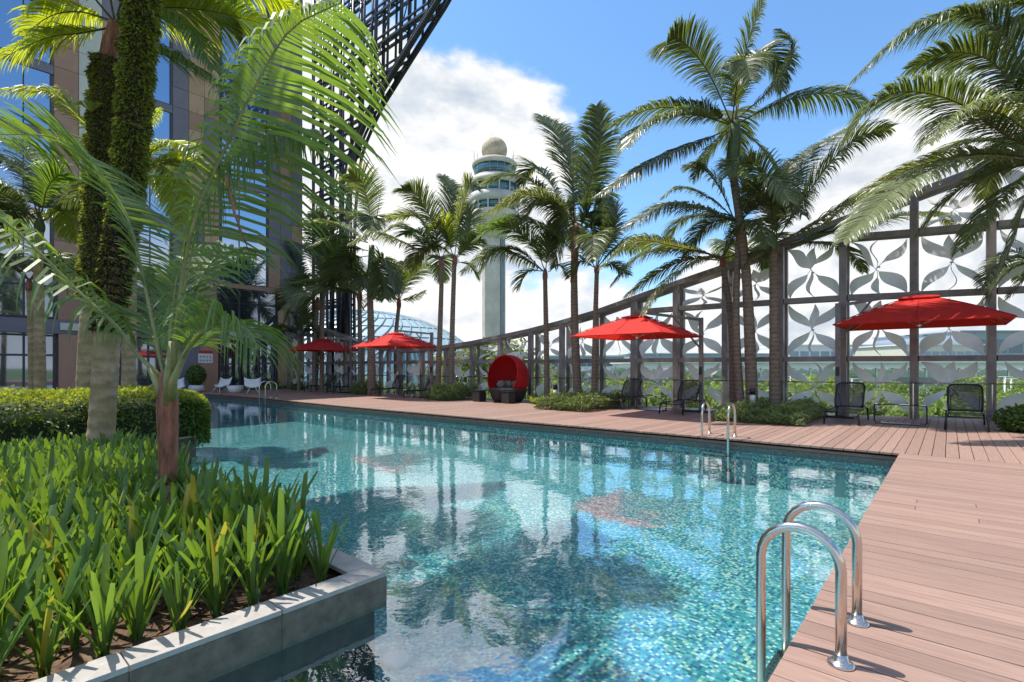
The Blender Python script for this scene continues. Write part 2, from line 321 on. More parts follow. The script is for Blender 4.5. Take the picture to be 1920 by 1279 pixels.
# ------------------------------------------------------------------ mesh helpers
class MB:
    def __init__(s): s.v = []; s.f = []; s.m = []; s.sm = []
    def face(s, idx, mi=0, sm=False): s.f.append(idx); s.m.append(mi); s.sm.append(sm)
    def box(s, x0, x1, y0, y1, z0, z1, mi=0):
        b = len(s.v)
        for z in (z0, z1):
            s.v += [(x0, y0, z), (x1, y0, z), (x1, y1, z), (x0, y1, z)]
        for q in ((0, 3, 2, 1), (4, 5, 6, 7), (0, 1, 5, 4), (1, 2, 6, 5), (2, 3, 7, 6), (3, 0, 4, 7)):
            s.face([b+i for i in q], mi)
        return s
    def beam(s, a, b_, w, h, mi=0):
        a = Vector(a); b_ = Vector(b_); t = (b_-a).normalized()
        up = Vector((0, 0, 1)) if abs(t.z) < .9 else Vector((1, 0, 0))
        sd = t.cross(up).normalized(); n = sd.cross(t)
        k = len(s.v)
        for p in (a, b_):
            for x, y in ((-1, -1), (1, -1), (1, 1), (-1, 1)):
                s.v.append(tuple(p+sd*(x*w/2)+n*(y*h/2)))
        for q in ((0, 1, 2, 3), (7, 6, 5, 4), (0, 4, 5, 1), (1, 5, 6, 2), (2, 6, 7, 3), (3, 7, 4, 0)):
            s.face([k+i for i in q], mi)
        return s
    def tube(s, pts, rad, n=8, mi=0, cap=True):
        pts = [Vector(p) for p in pts]
        if isinstance(rad, (int, float)): rad = [rad]*len(pts)
        k = len(s.v); prev = None
        for i, p in enumerate(pts):
            t = (pts[min(i+1, len(pts)-1)]-pts[max(i-1, 0)])
            t = t.normalized() if t.length > 1e-9 else Vector((0, 0, 1))
            if prev is None:
                a = Vector((0, 0, 1)) if abs(t.z) < .9 else Vector((1, 0, 0)); sd = t.cross(a).normalized()
            else:
                sd = (prev-t*prev.dot(t)); sd = sd.normalized() if sd.length > 1e-6 else t.orthogonal().normalized()
            prev = sd; n2 = t.cross(sd)
            for j in range(n):
                a = 2*PI*j/n; s.v.append(tuple(p+(sd*math.cos(a)+n2*math.sin(a))*rad[i]))
        for i in range(len(pts)-1):
            for j in range(n):
                j2 = (j+1) % n
                s.face([k+i*n+j, k+i*n+j2, k+(i+1)*n+j2, k+(i+1)*n+j], mi, True)
        if cap:
            s.face([k+j for j in range(n)][::-1], mi); s.face([k+(len(pts)-1)*n+j for j in range(n)], mi)
        return s
    def lathe(s, prof, n=24, mi=0, c=(0, 0, 0), sm=True, sx=1, sy=1):
        k = len(s.v)
        for r, z in prof:
            for j in range(n):
                a = 2*PI*j/n; s.v.append((c[0]+r*math.cos(a)*sx, c[1]+r*math.sin(a)*sy, c[2]+z))
        for i in range(len(prof)-1):
            for j in range(n):
                j2 = (j+1) % n
                s.face([k+i*n+j, k+i*n+j2, k+(i+1)*n+j2, k+(i+1)*n+j], mi, sm)
        if prof[0][0] > 1e-4: s.face([k+j for j in range(n)][::-1], mi)
        if prof[-1][0] > 1e-4: s.face([k+(len(prof)-1)*n+j for j in range(n)], mi)
        return s
    def quad(s, a, b_, c, d, mi=0, sm=False):
        k = len(s.v); s.v += [tuple(a), tuple(b_), tuple(c), tuple(d)]; s.face([k, k+1, k+2, k+3], mi, sm)
    def tri(s, a, b_, c, mi=0):
        k = len(s.v); s.v += [tuple(a), tuple(b_), tuple(c)]; s.face([k, k+1, k+2], mi)
    def mesh(s, name, mats, off=None):
        me = bpy.data.meshes.new(name)
        v = s.v if off is None else [(x-off[0], y-off[1], z-off[2]) for x, y, z in s.v]
        me.from_pydata(v, [], s.f)
        for m_ in (mats if isinstance(mats, (list, tuple)) else [mats]): me.materials.append(m_)
        me.polygons.foreach_set('material_index', s.m); me.polygons.foreach_set('use_smooth', s.sm); me.update()
        return me
def link(name, data, parent=None, loc=(0, 0, 0), rz=0):
    o = bpy.data.objects.new(name, data); COL.objects.link(o); o.location = loc; o.rotation_euler = (0, 0, rz)
    if parent: o.parent = parent
    return o
def tag(o, label=None, cat=None, group=None, kind=None):
    if label: o['label'] = label
    if cat: o['category'] = cat
    if group: o['group'] = group
    if kind: o['kind'] = kind
    return o
def thing(name, label, cat, loc=(0, 0, 0), rz=0, group=None):
    return tag(link(name, None, None, loc, rz), label, cat, group)
def part(name, mb, mats, parent, world=False, bevel=0):
    me = mb.mesh(name, mats, parent.location if world else None)
    o = link(name, me, parent)
    if bevel: bv(o, bevel)
    return o
def bv(o, w):
    m = o.modifiers.new('bevel', 'BEVEL'); m.width = w; m.segments = 2; m.limit_method = 'ANGLE'
def setting(name, mb, mats, parent=None, kind='structure', bevel=0):   # mesh given in (u, v, z)
    o = link(name, mb.mesh(name, mats), parent, *((P1, TH) if parent is None else ((0, 0, 0), 0)))
    if parent is None: o['kind'] = kind
    if bevel: bv(o, bevel)
    return o
def copy_tree(o, parent=None):
    c = o.copy(); COL.objects.link(c); c.parent = parent
    for ch in list(o.children): copy_tree(ch, c)
    return c
def catmull(pts, m):
    pts = [Vector(p) for p in pts]; P = [pts[0]*2-pts[1]]+pts+[pts[-1]*2-pts[-2]]; out = []; n = len(pts)-1
    for i in range(m+1):
        t = i/m*n; k = min(int(t), n-1); t -= k; a, b, c, d = P[k:k+4]
        out.append(.5*((2*b)+(c-a)*t+(2*a-5*b+4*c-d)*t*t+(-a+3*b-3*c+d)*t**3))
    return out

# ------------------------------------------------------------------ large structure
gm = MB(); gm.quad((-1800, -1500, -7), (1800, -1500, -7), (1800, 2500, -7), (-1800, 2500, -7))
g0 = link('ground', gm.mesh('ground', M['grass'])); g0['kind'] = 'structure'
pod = MB().box(-14, 17.2, -12, -2.4, -7, -1.6).box(8.6, 13, -2.4, 31, -7, -.25).box(13, 14.2, -2.4, 14, -7, -.25).box(13, 15.4, -12, -2.4, -1.6, -.25).box(14.2, 14.9, -2.4, 2, -7, -.25)
setting('podium', pod, M['grey_conc'])
# pool basin
setting('pool_floor', MB().box(-14, 8.5, -2.6, 29, -1.1, -.86), M['mosaic'])
pw = MB()
for (v0, _), (v1, _) in zip(EDGE, EDGE[1:]):
    a = (interp(EDGE, v0)+.05, v0); b = (interp(EDGE, v1)+.05, v1)
    pw.quad((a[0], a[1], -1.2), (b[0], b[1], -1.2), (b[0], b[1], -.25), (a[0], a[1], -.25), 1)
    pw.quad((a[0], a[1], -.25), (b[0], b[1], -.25), (b[0], b[1], -.13), (a[0], a[1], -.13))
    pw.quad((a[0]+.004, a[1], -.13), (b[0]+.004, b[1], -.13), (b[0]+.3, b[1], -.13), (a[0]+.3, a[1], -.13))
pw.quad((-14, -2.36, -1.2), (8.4, -2.36, -1.2), (8.4, -2.36, -.1), (-14, -2.36, -.1), 1)
pw.quad((-14, 28.35, -1.2), (-14, 28.35, -.1), (7.2, 28.35, -.1), (7.2, 28.35, -1.2))
setting('pool_wall', pw, [M['mosaic_grey'], M['mosaic_wall']])
wm = MB(); wm.quad((-14, -2.36, ZW), (8.36, -2.36, ZW), (8.36, 28.4, ZW), (-14, 28.4, ZW))
setting('pool_water', wm, M['water'])
# deck beside the pool: boards run across (v)
under = MB().box(-14, 8.28, -12, -2.45, -.2, -.035)
deck = setting('pool_deck', under, M['dark_gap'])
BW = .166; k = 0; u = 8.26-BW
while u > -7.3:
    segs = [(-11.5, -2.3)]
    if k in (21, 23): segs = [(-11.5, -2.66), (-2.655, -2.3)]
    if k in (20, 24): segs = [(-11.5, -3.12), (-3.115, -2.3)]
    if k in (9, 27, 33, 40): segs = [(-11.5, -4.1), (-4.094, -2.3)]
    for a, b in segs:
        dz = rnd.uniform(-.0012, .0012)
        setting('deck_board', MB().box(u+.004, u+BW-.004, a, b+rnd.uniform(-.002, .002), -.032, dz), M['board_v'], deck, bevel=.0025)
    u -= BW; k += 1
# deck along the screen: boards run towards the fence (u)
f2 = MB()
for i in range(len(EDGE)-1):
    (v0, u0), (v1, u1) = EDGE[i], EDGE[i+1]
    f2.quad((u0+.03, v0, -.036), (14.9, v0, -.036), (14.9, v1, -.036), (u1+.03, v1, -.036))
f2.quad((8.3, -12, -.036), (17.2, -12, -.036), (17.2, -2.32, -.036), (8.3, -2.32, -.036))
f2.quad((-14, 28.3, -.036), (13, 28.3, -.036), (13, 31, -.036), (-14, 31, -.036))
deck2 = setting('terrace_deck', f2, M['dark_gap'])
v = -11.5
while v < 30.0:
    vc = v+BW/2
    ue = interp(EDGE, vc) if vc > -2.32 else 8.28
    if vc > 28.3: ue = -6
    uf = interp(FEN, vc)+.45
    setting('deck_board', MB().box(ue-.02+rnd.uniform(-.004, .004), uf, v+.005, v+BW-.005, -.032, rnd.uniform(-.001, .001)), M['board_u'], deck2)
    v += BW
# fascia: boards under the edge with the slot's shade put in as a dark strip, tile band
fa = MB()
for i in range(len(EDGE)-1):
    (v0, u0), (v1, u1) = EDGE[i], EDGE[i+1]
    fa.beam((u0+.035, v0, -.095), (u1+.035, v1, -.095), .03, .05, 0)
    fa.beam((u0+.09, v0, -.05), (u1+.09, v1, -.05), .02, .04, 1)
setting('edge_fascia', fa, [M['fascia'], M['dark_gap']])
fb = MB(); fb.box(-14, 8.25, -2.352, -2.322, -.3, -.034); setting('pool_curb', fb, M['fascia'])

# planters (stone coping pieces and cladding slabs are parts)
def planter(label, u0, u1, v0, v1, zt, cw, cuts_v, cuts_u, group=None):
    r = tag(link('stone_planter', None, None, P1, TH), label, 'planter', group)
    part('soil', MB().box(u0+.045, u1-.045, v0+.045, v1-.045, -.22, zt-.09), M['soil'], r)
    part('plinth', MB().box(u0+.06, u1-.06, v0+.06, v1-.06, -1.19, -.224), M['plinth'], r)
    zc = zt-.018
    def run(a0, a1, fixed, axis, inner):
        n = 0
        pts = [a0]+sorted(c for c in (cuts_u if axis == 'u' else cuts_v) if a0 < c < a1)+[a1]
        for p, q in zip(pts, pts[1:]):
            m_ = MB(); lo, hi = sorted((fixed, fixed+inner))
            g_ = .003
            if axis == 'u': m_.box(p+g_, q-g_, lo, hi, zc-.012, zt)
            else: m_.box(lo, hi, p+g_, q-g_, zc-.012, zt)
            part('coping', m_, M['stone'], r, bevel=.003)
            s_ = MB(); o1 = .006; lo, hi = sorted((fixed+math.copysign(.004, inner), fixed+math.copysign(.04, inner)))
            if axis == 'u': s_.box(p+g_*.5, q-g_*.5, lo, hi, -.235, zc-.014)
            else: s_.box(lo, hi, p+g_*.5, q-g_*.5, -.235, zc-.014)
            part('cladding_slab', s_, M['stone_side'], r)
    run(u0, u1, v0, 'u', cw)           # near side
    run(u0, u1-cw, v1, 'u', -cw)
    run(v0+cw, v1-cw, u1, 'v', -cw)
    run(v0+cw, v1-cw, u0, 'v', cw)
    return r
planter('low grey stone planter nearest the camera, rising out of the pool', -7, 0, 0, 3.85, 0, .185, [1.3, 2.6], [-.72, -1.44, -2.2, -3.0, -3.8, -4.6, -5.4, -6.2])
planter('low grey stone planter behind the nearest one, before the hedge', -6.5, .26, 3.9, 7.25, 0, .185, [5.0, 6.1], [-1, -2, -3, -4, -5])
planter('dark stone planter carrying the clipped green hedge', -8, 1.15, 7.42, 9.6, .15, .12, [], [-2, -4, -6])
gb = MB().box(-14, 1.1, 9.62, 28.3, -1.19, .05); setting('garden_bed', gb, M['gravel'])

# ------------------------------------------------------------------ hotel building
BV = 30.0
hotel = tag(link('hotel_building', None, None, P1, TH), 'tall hotel block with blue windows and grey, brown, tan and cream cladding', 'building')
part('wall', MB().box(-30, 14.6, BV+.25, BV+9, 0, 27.2), M['grey_clad'], hotel)
cube = {}
for k_ in ('grey_clad', 'brown_clad', 'tan_clad', 'cream_clad', 'window', 'darkglass', 'frame2'):
    cube[k_] = MB().box(0, 1, 0, 1, 0, 1).mesh('panel_'+k_, M[k_])
def slab(name, k_, u0, u1, z0, z1, d0, d1, par=None):   # d: distance in front of the wall plane BV+.25 towards the pool
    o = link(name, cube[k_], par or hotel, (u0, BV+.25-d1, z0)); o.scale = (u1-u0, d1-d0, z1-z0); return o
wins = [(-12.2, -10.1), (-8.1, -6.0), (-4.1, -2.0), (-.1, 2.0), (4.9, 7.0), (9.5, 12.3)]
rows = [6.5+3.2*i for i in range(6)]
cr = random.Random(5)
for ri, z0 in enumerate(rows):
    z1 = z0+2.75; zt_ = z0+3.2
    for (a, b) in wins:
        w_ = slab('window', 'window', a+.05, b-.05, z0+.03, z1-.03, .02, .07)
        wp = 1/(b-a-.1)
        for x0, x1 in ((-.0, .05), (a+1.0-a, a+1.05-a), (b-a-.1-.05, b-a-.1)):
            fo = link('frame', cube['frame2'], w_, (x0*wp, -.8, 0)); fo.scale = (.05*wp, .8, 1)
    edges = [-14, -12.25, -10.05, -8.15, -5.95, -4.15, -1.95, -.15, 2.05, 4.85, 7.05, 9.45, 12.35, 14.6]
    for i in range(0, len(edges)-1):
        a, b = edges[i], edges[i+1]
        if i % 2 == 1 and i < 12:      # below/above windows: spandrel
            slab('cladding_panel', 'grey_clad', a+.01, b-.01, z1+.01, zt_-.01, .0, .09)
            continue
        n = max(2, int((b-a)/.72)); w = (b-a)/n
        for j in range(n):
            zz = z0; 
            for part_h in ((1.1, 2.1) if cr.random() < .6 else (2.2, 1.0)):
                c_ = cr.choice(['grey_clad']*4+['brown_clad']*5+['tan_clad']*4+['cream_clad']*2)
                if a == 2.05 and j == 1: c_ = 'cream_clad'
                if a == 2.05 and j == 0: c_ = 'brown_clad'
                if a == 7.05: c_ = 'grey_clad' if j < 1 else cr.choice(['tan_clad', 'grey_clad', 'tan_clad', 'brown_clad'])
                if a == 12.35: c_ = cr.choice(['grey_clad', 'grey_clad', 'brown_clad'])
                slab('cladding_panel', c_, a+j*w+.01, a+(j+1)*w-.01, zz+.01, zz+part_h-.01, 0, .1 if c_ != 'cream_clad' else .12)
                zz += part_h
slab('parapet', 'grey_clad', -30, 14.6, 25.75, 27.3, 0, .15)
# lower floors: lobby glazing between piers
for a, b in ((-13, -6.2), (-6, -.6), (-.2, 2.1), (3.4, 7.1), (9.4, 12.9)):
    for z0, z1 in ((.15, 3.0), (3.75, 6.2)):
        w_ = slab('glazing', 'darkglass', a, b, z0, z1, .0, .05)
        W = b-a; n = max(2, round(W/1.25))
        for j in range(n+1):
            fo = link('mullion', cube['frame2'], w_, (min(j/n, 1-.08/W), -1.6, 0)); fo.scale = (.08/W, 1.6, 1)
        for zz in (0, .62, .955):
            fo = link('transom', cube['frame2'], w_, (0, -1.2, zz)); fo.scale = (1, 1.2, .035)
slab('beam', 'grey_clad', -13, 14.6, 3.02, 3.7, .0, .3)
for a, b in ((2.25, 3.1), (6.2, 9.0), (9.9, 11.8), (-4, -2.4)): slab('canopy_trim', 'cream_clad', a, b, 3.2, 3.55, .3, .38)
for a, b, c_ in ((2.2, 3.35, 'brown_clad'), (7.15, 8.35, 'grey_clad'), (8.36, 9.3, 'brown_clad'), (-.55, -.25, 'grey_clad'), (12.95, 13.85, 'tan_clad'), (13.86, 14.6, 'grey_clad')):
    slab('pier', c_, a, b, 0, 3.0, 0, .35); slab('pier', c_, a, b, 3.72, 6.48, 0, .12)
slab('cladding_panel', 'brown_clad', -13, 14.6, 6.22, 6.49, 0, .1)

# pool rules sign on the wall
sg = tag(link('notice_board', None, None, UV(8.62, BV-.14, 1.62), TH), 'white notice board with a red heading on the hotel wall', 'sign')
part('board', MB().box(-.38, .38, 0, .03, 0, .72), M['white'], sg)
part('heading', MB().box(-.38, .38, -.006, 0, .56, .72), mat('sign_red', (.5, .03, .03), .5), sg)
pm = MB()
for i in range(4):
    for j in range(2):
        pm.lathe([(.0, 0), (.05, 0), (.05, .004), (0, .004)], 10, c=(0, 0, 0)) if False else pm.box(-.31+i*.17, -.21+i*.17, -.005, 0, .1+j*.22, .2+j*.22)
part('pictogram', pm, mat('sign_grey', (.3, .32, .33), .5), sg)

# ------------------------------------------------------------------ steel lattice beside the hotel
lat = tag(link('steel_lattice', None, None, P1, TH), 'tall dark steel lattice curving out from the end of the hotel', 'lattice')
def vb(z):   # free edge of the lattice
    return interp([(0, 25.6), (6, 25.7), (11, 25.6), (14.2, 25.0), (15.5, 24.2), (16.9, 22.6), (18.6, 19.8), (20.2, 17.1), (23, 13.2), (27, 9)], z)
LU = 15.2
zs = [0, 2, 4, 6, 8, 10, 11, 12.5, 13.6, 14.4, 15.2, 16, 16.9, 17.8, 18.6, 19.4, 20.2, 21.5, 23, 25, 27]
for du, r_ in ((0, .15), (.55, .1)):
    part('edge_tube', MB().tube([(LU+du, vb(z), z) for z in zs], r_, 8), M['frame2'], lat)
    part('edge_tube', MB().tube([(LU+du, vb(z)+.75, z-.15) for z in zs], .08, 6), M['frame2'], lat)
for i in range(18):      # vertical struts, leaning with the edge
    v0 = 29.8-i*1.25
    for du in (0, .55):
        zlo = 0
        if v0 < 25.6:
            zlo = next((z for z in [x*.2 for x in range(60, 140)] if vb(z) < v0), None)
            if zlo is None: continue
        part('strut', MB().tube([(LU+du, v0+.02*(zlo), zlo), (LU+du, v0, 27)], .075 if i % 2 else .11, 5), M['frame2'], lat)
for i in range(13):      # chords running out to the edge
    z = 3.5+i*1.85
    va = vb(z)
    for du in (0, .55):
        part('chord', MB().beam((LU+du, 30, z), (LU+du, va, z), .12, .14).beam((LU+du, 30, z+.38), (LU+du, va+.1, z+.38), .09, .09), M['frame2'], lat)
    cm_ = MB()
    vv = 30.0; t = 0
    while vv-.9 > va:
        cm_.tube([(LU, vv, z), (LU+.55, vv-.9, z+.38)], .04, 4); cm_.tube([(LU+.55, vv, z+.38), (LU, vv-.9, z)], .03, 4)
        cm_.tube([(LU, vv, z), (LU+.55, vv, z)], .045, 4)
        if i % 2 == t % 2 and z > 9: cm_.tube([(LU, vv, z), (LU, vv-.9, z+1.85)], .04, 4)
        vv -= .9; t += 1
    part('bracing', cm_, M['frame2'], lat)
for vv in (25.7, 27.0, 28.3):
    for sgn in (-.5, .5):
        part('leg', MB().tube([(LU-.2, vv+sgn*1.6, 0), (LU, vv+sgn*.5, 6.5)], .1, 6), M['frame2'], lat)

# ------------------------------------------------------------------ flower screen fence
fence = tag(link('flower_screen', None, None, P1, TH), 'high steel screen of grey metal flowers in brown frames along the terrace', 'screen')
PS = 1.57; vk = [-8.46+PS*i for i in range(25)]
ZR = [0.02, 1.63, 3.38, 5.1, 6.85]
SETB = .5
for v_ in vk:
    uf = interp(FEN, v_); zt = interp(ZTOP, v_)
    part('post', MB().box(uf, uf+.18, v_-.09, v_+.09, -.03, zt), M['frame'], fence)
    part('post', MB().box(uf+SETB, uf+SETB+.16, v_-.09, v_+.09, -.03, zt-.02), M['frame'], fence)
for i in range(len(vk)-1):
    a, b = vk[i], vk[i+1]; ua, ub = interp(FEN, a), interp(FEN, b); za, zb = interp(ZTOP, a), interp(ZTOP, b)
    for z in ZR[1:]:
        if z < min(za, zb)-.35:
            part('rail', MB().beam((ua+.07, a+.1, z), (ub+.07, b-.1, z), .12, .15), M['frame'], fence)
            part('rail', MB().beam((ua+SETB+.08, a+.08, z), (ub+SETB+.08, b-.08, z), .1, .1), M['frame'], fence)
    part('top_beam', MB().beam((ua+.1, a, za+.06), (ub+.1, b, zb+.06), .24, .16), M['frame'], fence)
    part('top_beam', MB().beam((ua+SETB+.08, a, za+.02), (ub+SETB+.08, b, zb+.02), .16, .16), M['frame'], fence)
def petal(c, tip, w, bend, neck, seed):
    """leaf of folded sheet metal in the panel plane (x along the fence, z up, y across)"""
    r = random.Random(seed); c = Vector(c); tip = Vector(tip); d = tip-c; ln = d.length; t = d/ln; n_ = Vector((-t.y, t.x))
    m_ = MB(); S = 11
    for i in range(S+1):
        s = i/S
        p = c+d*s+n_*(bend*math.sin(PI*s)*.6-bend*math.sin(2*PI*s)*.5)
        x = max(0, (s-neck)/(1-neck)); wid = w*(math.sin(PI*min(1, x**.85)) if x > 0 else 0)+.016
        yo = .05*math.sin(PI*s)*r.choice((1, 1.0))
        tw = .1*math.sin(PI*x)
        L_ = p+n_*wid/2; R_ = p-n_*wid/2
        m_.v += [(L_.x, yo-tw, L_.y), (p.x, yo+.05*math.sin(PI*x), p.y), (R_.x, yo+tw, R_.y)]
    for i in range(S):
        b = i*3
        m_.face([b, b+1, b+4, b+3], 0, True); m_.face([b+1, b+2, b+5, b+4], 0, True)
    return m_.mesh('petal', M['petal'])
hw, hh = .66, .78
variants = []
for sd, ctr, tips in ((1, (.02, .02), [(-hw, hh, .25, .09, .12), (hw*.95, hh, .27, -.08, .1), (-hw, -hh, .27, -.1, .16), (hw, -hh, .25, .08, .12), (-.06, hh*.98, .2, .05, .05), (-.1, -hh, .07, .16, .2)]),
                      (2, (-.05, .12), [(-hw, hh, .3, -.08, .05), (.05, hh, .25, .06, .05), (hw*.8, hh, .23, -.07, .2), (-hw*.9, -hh, .26, -.14, .2), (hw, -hh, .29, .1, .25), (.05, -hh, .1, -.15, .1)]),
                      (3, (.06, -.06), [(-hw, hh*.96, .24, .12, .25), (hw, hh, .22, .1, .1), (-hw, -hh, .32, -.08, .1), (hw, -hh, .3, .12, .15), (.02, hh, .08, -.18, .2), (-.02, -hh, .14, .1, .35)])):
    variants.append((ctr, [petal(ctr, (x, z), w, bd, nk, sd*10+i) for i, (x, z, w, bd, nk) in enumerate(tips)]))
hub = MB().lathe([(0, -.02), (.04, -.02), (.04, .02), (0, .02)], 8).mesh('flower_hub', M['petal'])
for i in range(len(vk)-1):
    vm = (vk[i]+vk[i+1])/2; um = interp(FEN, vm)+.36; zt = min(interp(ZTOP, vk[i]), interp(ZTOP, vk[i+1]))
    ang = math.atan2(interp(FEN, vk[i+1])-interp(FEN, vk[i]), PS)
    for r_i in range(4):
        z0 = ZR[r_i]+.06; z1 = min(ZR[r_i+1]-.06, zt-.05)
        if z1-z0 < .45: continue
        ctr, pet = variants[(i*2+r_i*1+(i//3)) % 3]
        fl = link('flower', hub, fence, (um, vm, (z0+z1)/2), 0)
        fl.rotation_euler = (0, 0, PI/2-ang); flip = -1 if (i+r_i) % 2 else 1
        fl.scale = (flip, 1, (z1-z0)/1.63)
        for pm_ in pet: link('petal', pm_, fl)

# glass balustrade in front of the screen
bal = tag(link('glass_balustrade', None, None, P1, TH), 'clear glass balustrade with thin steel rail in front of the flower screen', 'balustrade')
for i in range(len(vk)-1):
    a, b = vk[i], vk[i+1]; ua, ub = interp(FEN, a)-.22, interp(FEN, b)-.22
    part('glass_pane', MB().beam((ua, a+.02, .5), (ub, b-.02, .5), .012, .88), M['glass'], bal)
    part('rail', MB().tube([(ua, a, .965), (ub, b, .965)], .02, 6), M['steel'], bal)
    part('stanchion', MB().box(ua-.02, ua+.02, a-.012, a+.012, 0, .95), M['steel'], bal)

# ------------------------------------------------------------------ far background
def tower():
    Y = 300.; base = AT(927, 640, Y); base.z = -7
    t = thing('control_tower', 'airport control tower with round radome above a teal glass cab', 'tower', base)
    s = Y/F
    def z(py): return E+7+(HZ-py)*s
    m_ = MB(); m_.lathe([(20*s, 0), (20*s, z(430))], 8, c=(-3*s, 0, 0), sm=False); part('shaft', m_, M['concrete'], t)
    part('glazed_strip', MB().box(14*s, 20.5*s, -10*s, 10*s, 0, z(430)), M['tower_pale'], t)
    part('lift_glass', MB().box(12*s, 16.5*s, -14.6*s, -10*s, 0, z(430)), M['towerglass'], t)
    m_ = MB(); m_.lathe([(20*s, z(450)), (24*s, z(440)), (44*s, z(418)), (46*s, z(410)), (46*s, z(402)), (42*s, z(401))], 40); part('lower_bowl', m_, M['concrete'], t)
    for (y0, y1, r0, r1) in ((401, 384, 40, 43), (372, 352, 43, 46)):
        part('window_band', MB().lathe([(r0*s, z(y0)), (r1*s, z(y1))], 32), M['towerglass'], t)
    for (y0, y1, r0, r1) in ((387, 370, 44, 48), (353, 342, 48, 49)):
        part('gallery', MB().lathe([(r0*s, z(y0)), (r1*s, z(y0-4)), (r1*s, z(y1)), (r0*s, z(y1))], 40), M['tower_pale'], t)
    part('roof_deck', MB().lathe([(48*s, z(343)), (40*s, z(336)), (36*s, z(334))], 40), M['concrete'], t)
    part('cab_glass', MB().lathe([(34*s, z(336)), (40*s, z(315))], 32), M['towerglass'], t)
    for k in range(18):
        a = 2*PI*k/18; part('mullion', MB().tube([(34.3*s*math.cos(a), 34.3*s*math.sin(a), z(336)), (40.4*s*math.cos(a), 40.4*s*math.sin(a), z(315))], .12, 4), M['tower_pale'], t)
    for k in range(14):
        a = 2*PI*k/14; part('column', MB().beam((44*s*math.cos(a), 44*s*math.sin(a), z(402)), (47*s*math.cos(a), 47*s*math.sin(a), z(345)), 1.0, .8), M['tower_pale'], t)
    part('cab_roof', MB().lathe([(40.5*s, z(317)), (42*s, z(314)), (42*s, z(309)), (38*s, z(306)), (20*s, z(303)), (16*s, z(300)), (15*s, z(296))], 40), M['concrete'], t)
    rr = 24*s; cz = z(282); pr = [(rr*math.sin(a), cz-rr*math.cos(a)) for a in [PI*(.22+.78*i/18) for i in range(19)]]; pr[-1] = (.001, pr[-1][1])
    m_ = MB(); m_.lathe(pr, 28, sm=False); part('radome', m_, mat('weathered_radome', (.48, .40, .29), .8, var=.22, scale=.35), t)
    for dx, h in ((-38, 22), (-32, 18), (36, 24), (34, 14)):
        part('antenna', MB().tube([(dx*s, 0, z(306)), (dx*s, 0, z(306-h))], .12, 4), M['frame2'], t)
    part('antenna', MB().tube([(0, 0, z(262)), (0, 0, z(257))], .2, 4), M['frame2'], t)
tower()

def dome(px, py, Y, a, b, h, label, ribs, lean):
    c = AT(px, HZ, Y); c.z = -7
    t = thing('glass_dome', label, 'dome', c)
    H = h+7
    def P(th, ph, k=1.0):   # th around, ph up
        return (a*k*math.cos(th)*math.cos(ph), b*k*math.sin(th)*math.cos(ph), H*k*math.sin(ph))
    m_ = MB(); n = 64; mm = 14; k0 = 0
    for i in range(mm+1):
        for j in range(n): m_.v.append(P(2*PI*j/n, PI/2*i/mm*.995))
    for i in range(mm):
        for j in range(n): m_.face([i*n+j, i*n+(j+1) % n, (i+1)*n+(j+1) % n, (i+1)*n+j], 0, True)
    part('glass_shell', m_, M['dome'], t)
    for k in range(ribs):
        th0 = 2*PI*k/ribs
        part('rib', MB().tube([P(th0+lean*i/12*PI, PI/2*(i/12)*.98, 1.004) for i in range(13)], .28, 4), M['frame_blue'], t)
    for i in range(1, 8):
        ph = PI/2*i/9
        part('ring', MB().tube([P(2*PI*j/48, ph, 1.003) for j in range(49)], .12, 3), M['frame_blue'], t)
M['dome'] = winmat('pale_dome_glass', (.4, .5, .49), .16, .3)
M['frame_blue'] = mat('blue_grey_rib', (.16, .25, .3), .5)
dome(668, 580, 160, 43, 30, E+106/F*160-0.2, 'large curved glass dome roof with diagonal ribs beyond the palms', 54, .42)
dome(752, 620, 95, 5.2, 5, E+67/F*95-.2, 'small domed skylight in front of the large glass dome', 20, 0)

def farbox(name, label, cat, px0, px1, Y, ztop, depth, zb=-7, mk='roof_white', roof=None, nwin=0, win='towerglass'):
    c = AT((px0+px1)/2, HZ, Y); c.z = zb; w = (px1-px0)/F*Y/2
    t = thing(name, label, cat, c)
    part('wall', MB().box(-w, w, 0, depth, 0, ztop-zb), M[mk], t)
    part('roof', MB().box(-w-.6, w+.6, -.8, depth+.8, ztop-zb, ztop-zb+.5), M[roof or 'roof_white'], t)
    for i in range(nwin):
        x = -w+(i+.08)*2*w/nwin; part('window', MB().box(x, x+2*w/nwin*.84, -.06, 0, (ztop-zb)*.62, (ztop-zb)*.86), M[win], t)
    return t
farbox('terminal_building', 'pale grey terminal block on the skyline behind the right umbrella', 'building', 1480, 1710, 230, 11, 40, nwin=12, win='roof_blue')
farbox('terminal_building', 'long blue grey hangar at the right end of the skyline', 'building', 1800, 2100, 210, 16, 50, mk='roof_blue', nwin=10, roof='roof_blue')
farbox('terminal_building', 'low white terminal building with a tan wall in the middle distance', 'building', 1700, 1840, 190, 9.5, 30, mk='cream_clad', nwin=9, win='roof_blue')
farbox('terminal_building', 'blue grey terminal building behind the middle umbrella', 'building', 1180, 1470, 240, 7.5, 30, mk='roof_blue', nwin=14)
farbox('terminal_building', 'dark blue block on the skyline beside the palm trunks', 'building', 1030, 1170, 200, 5.5, 30, mk='roof_blue', nwin=8)
farbox('terminal_building', 'wide white roofed hall behind the viaduct', 'building', 1190, 2300, 135, 2.4, 30, mk='roof_white', nwin=40, win='roof_blue')
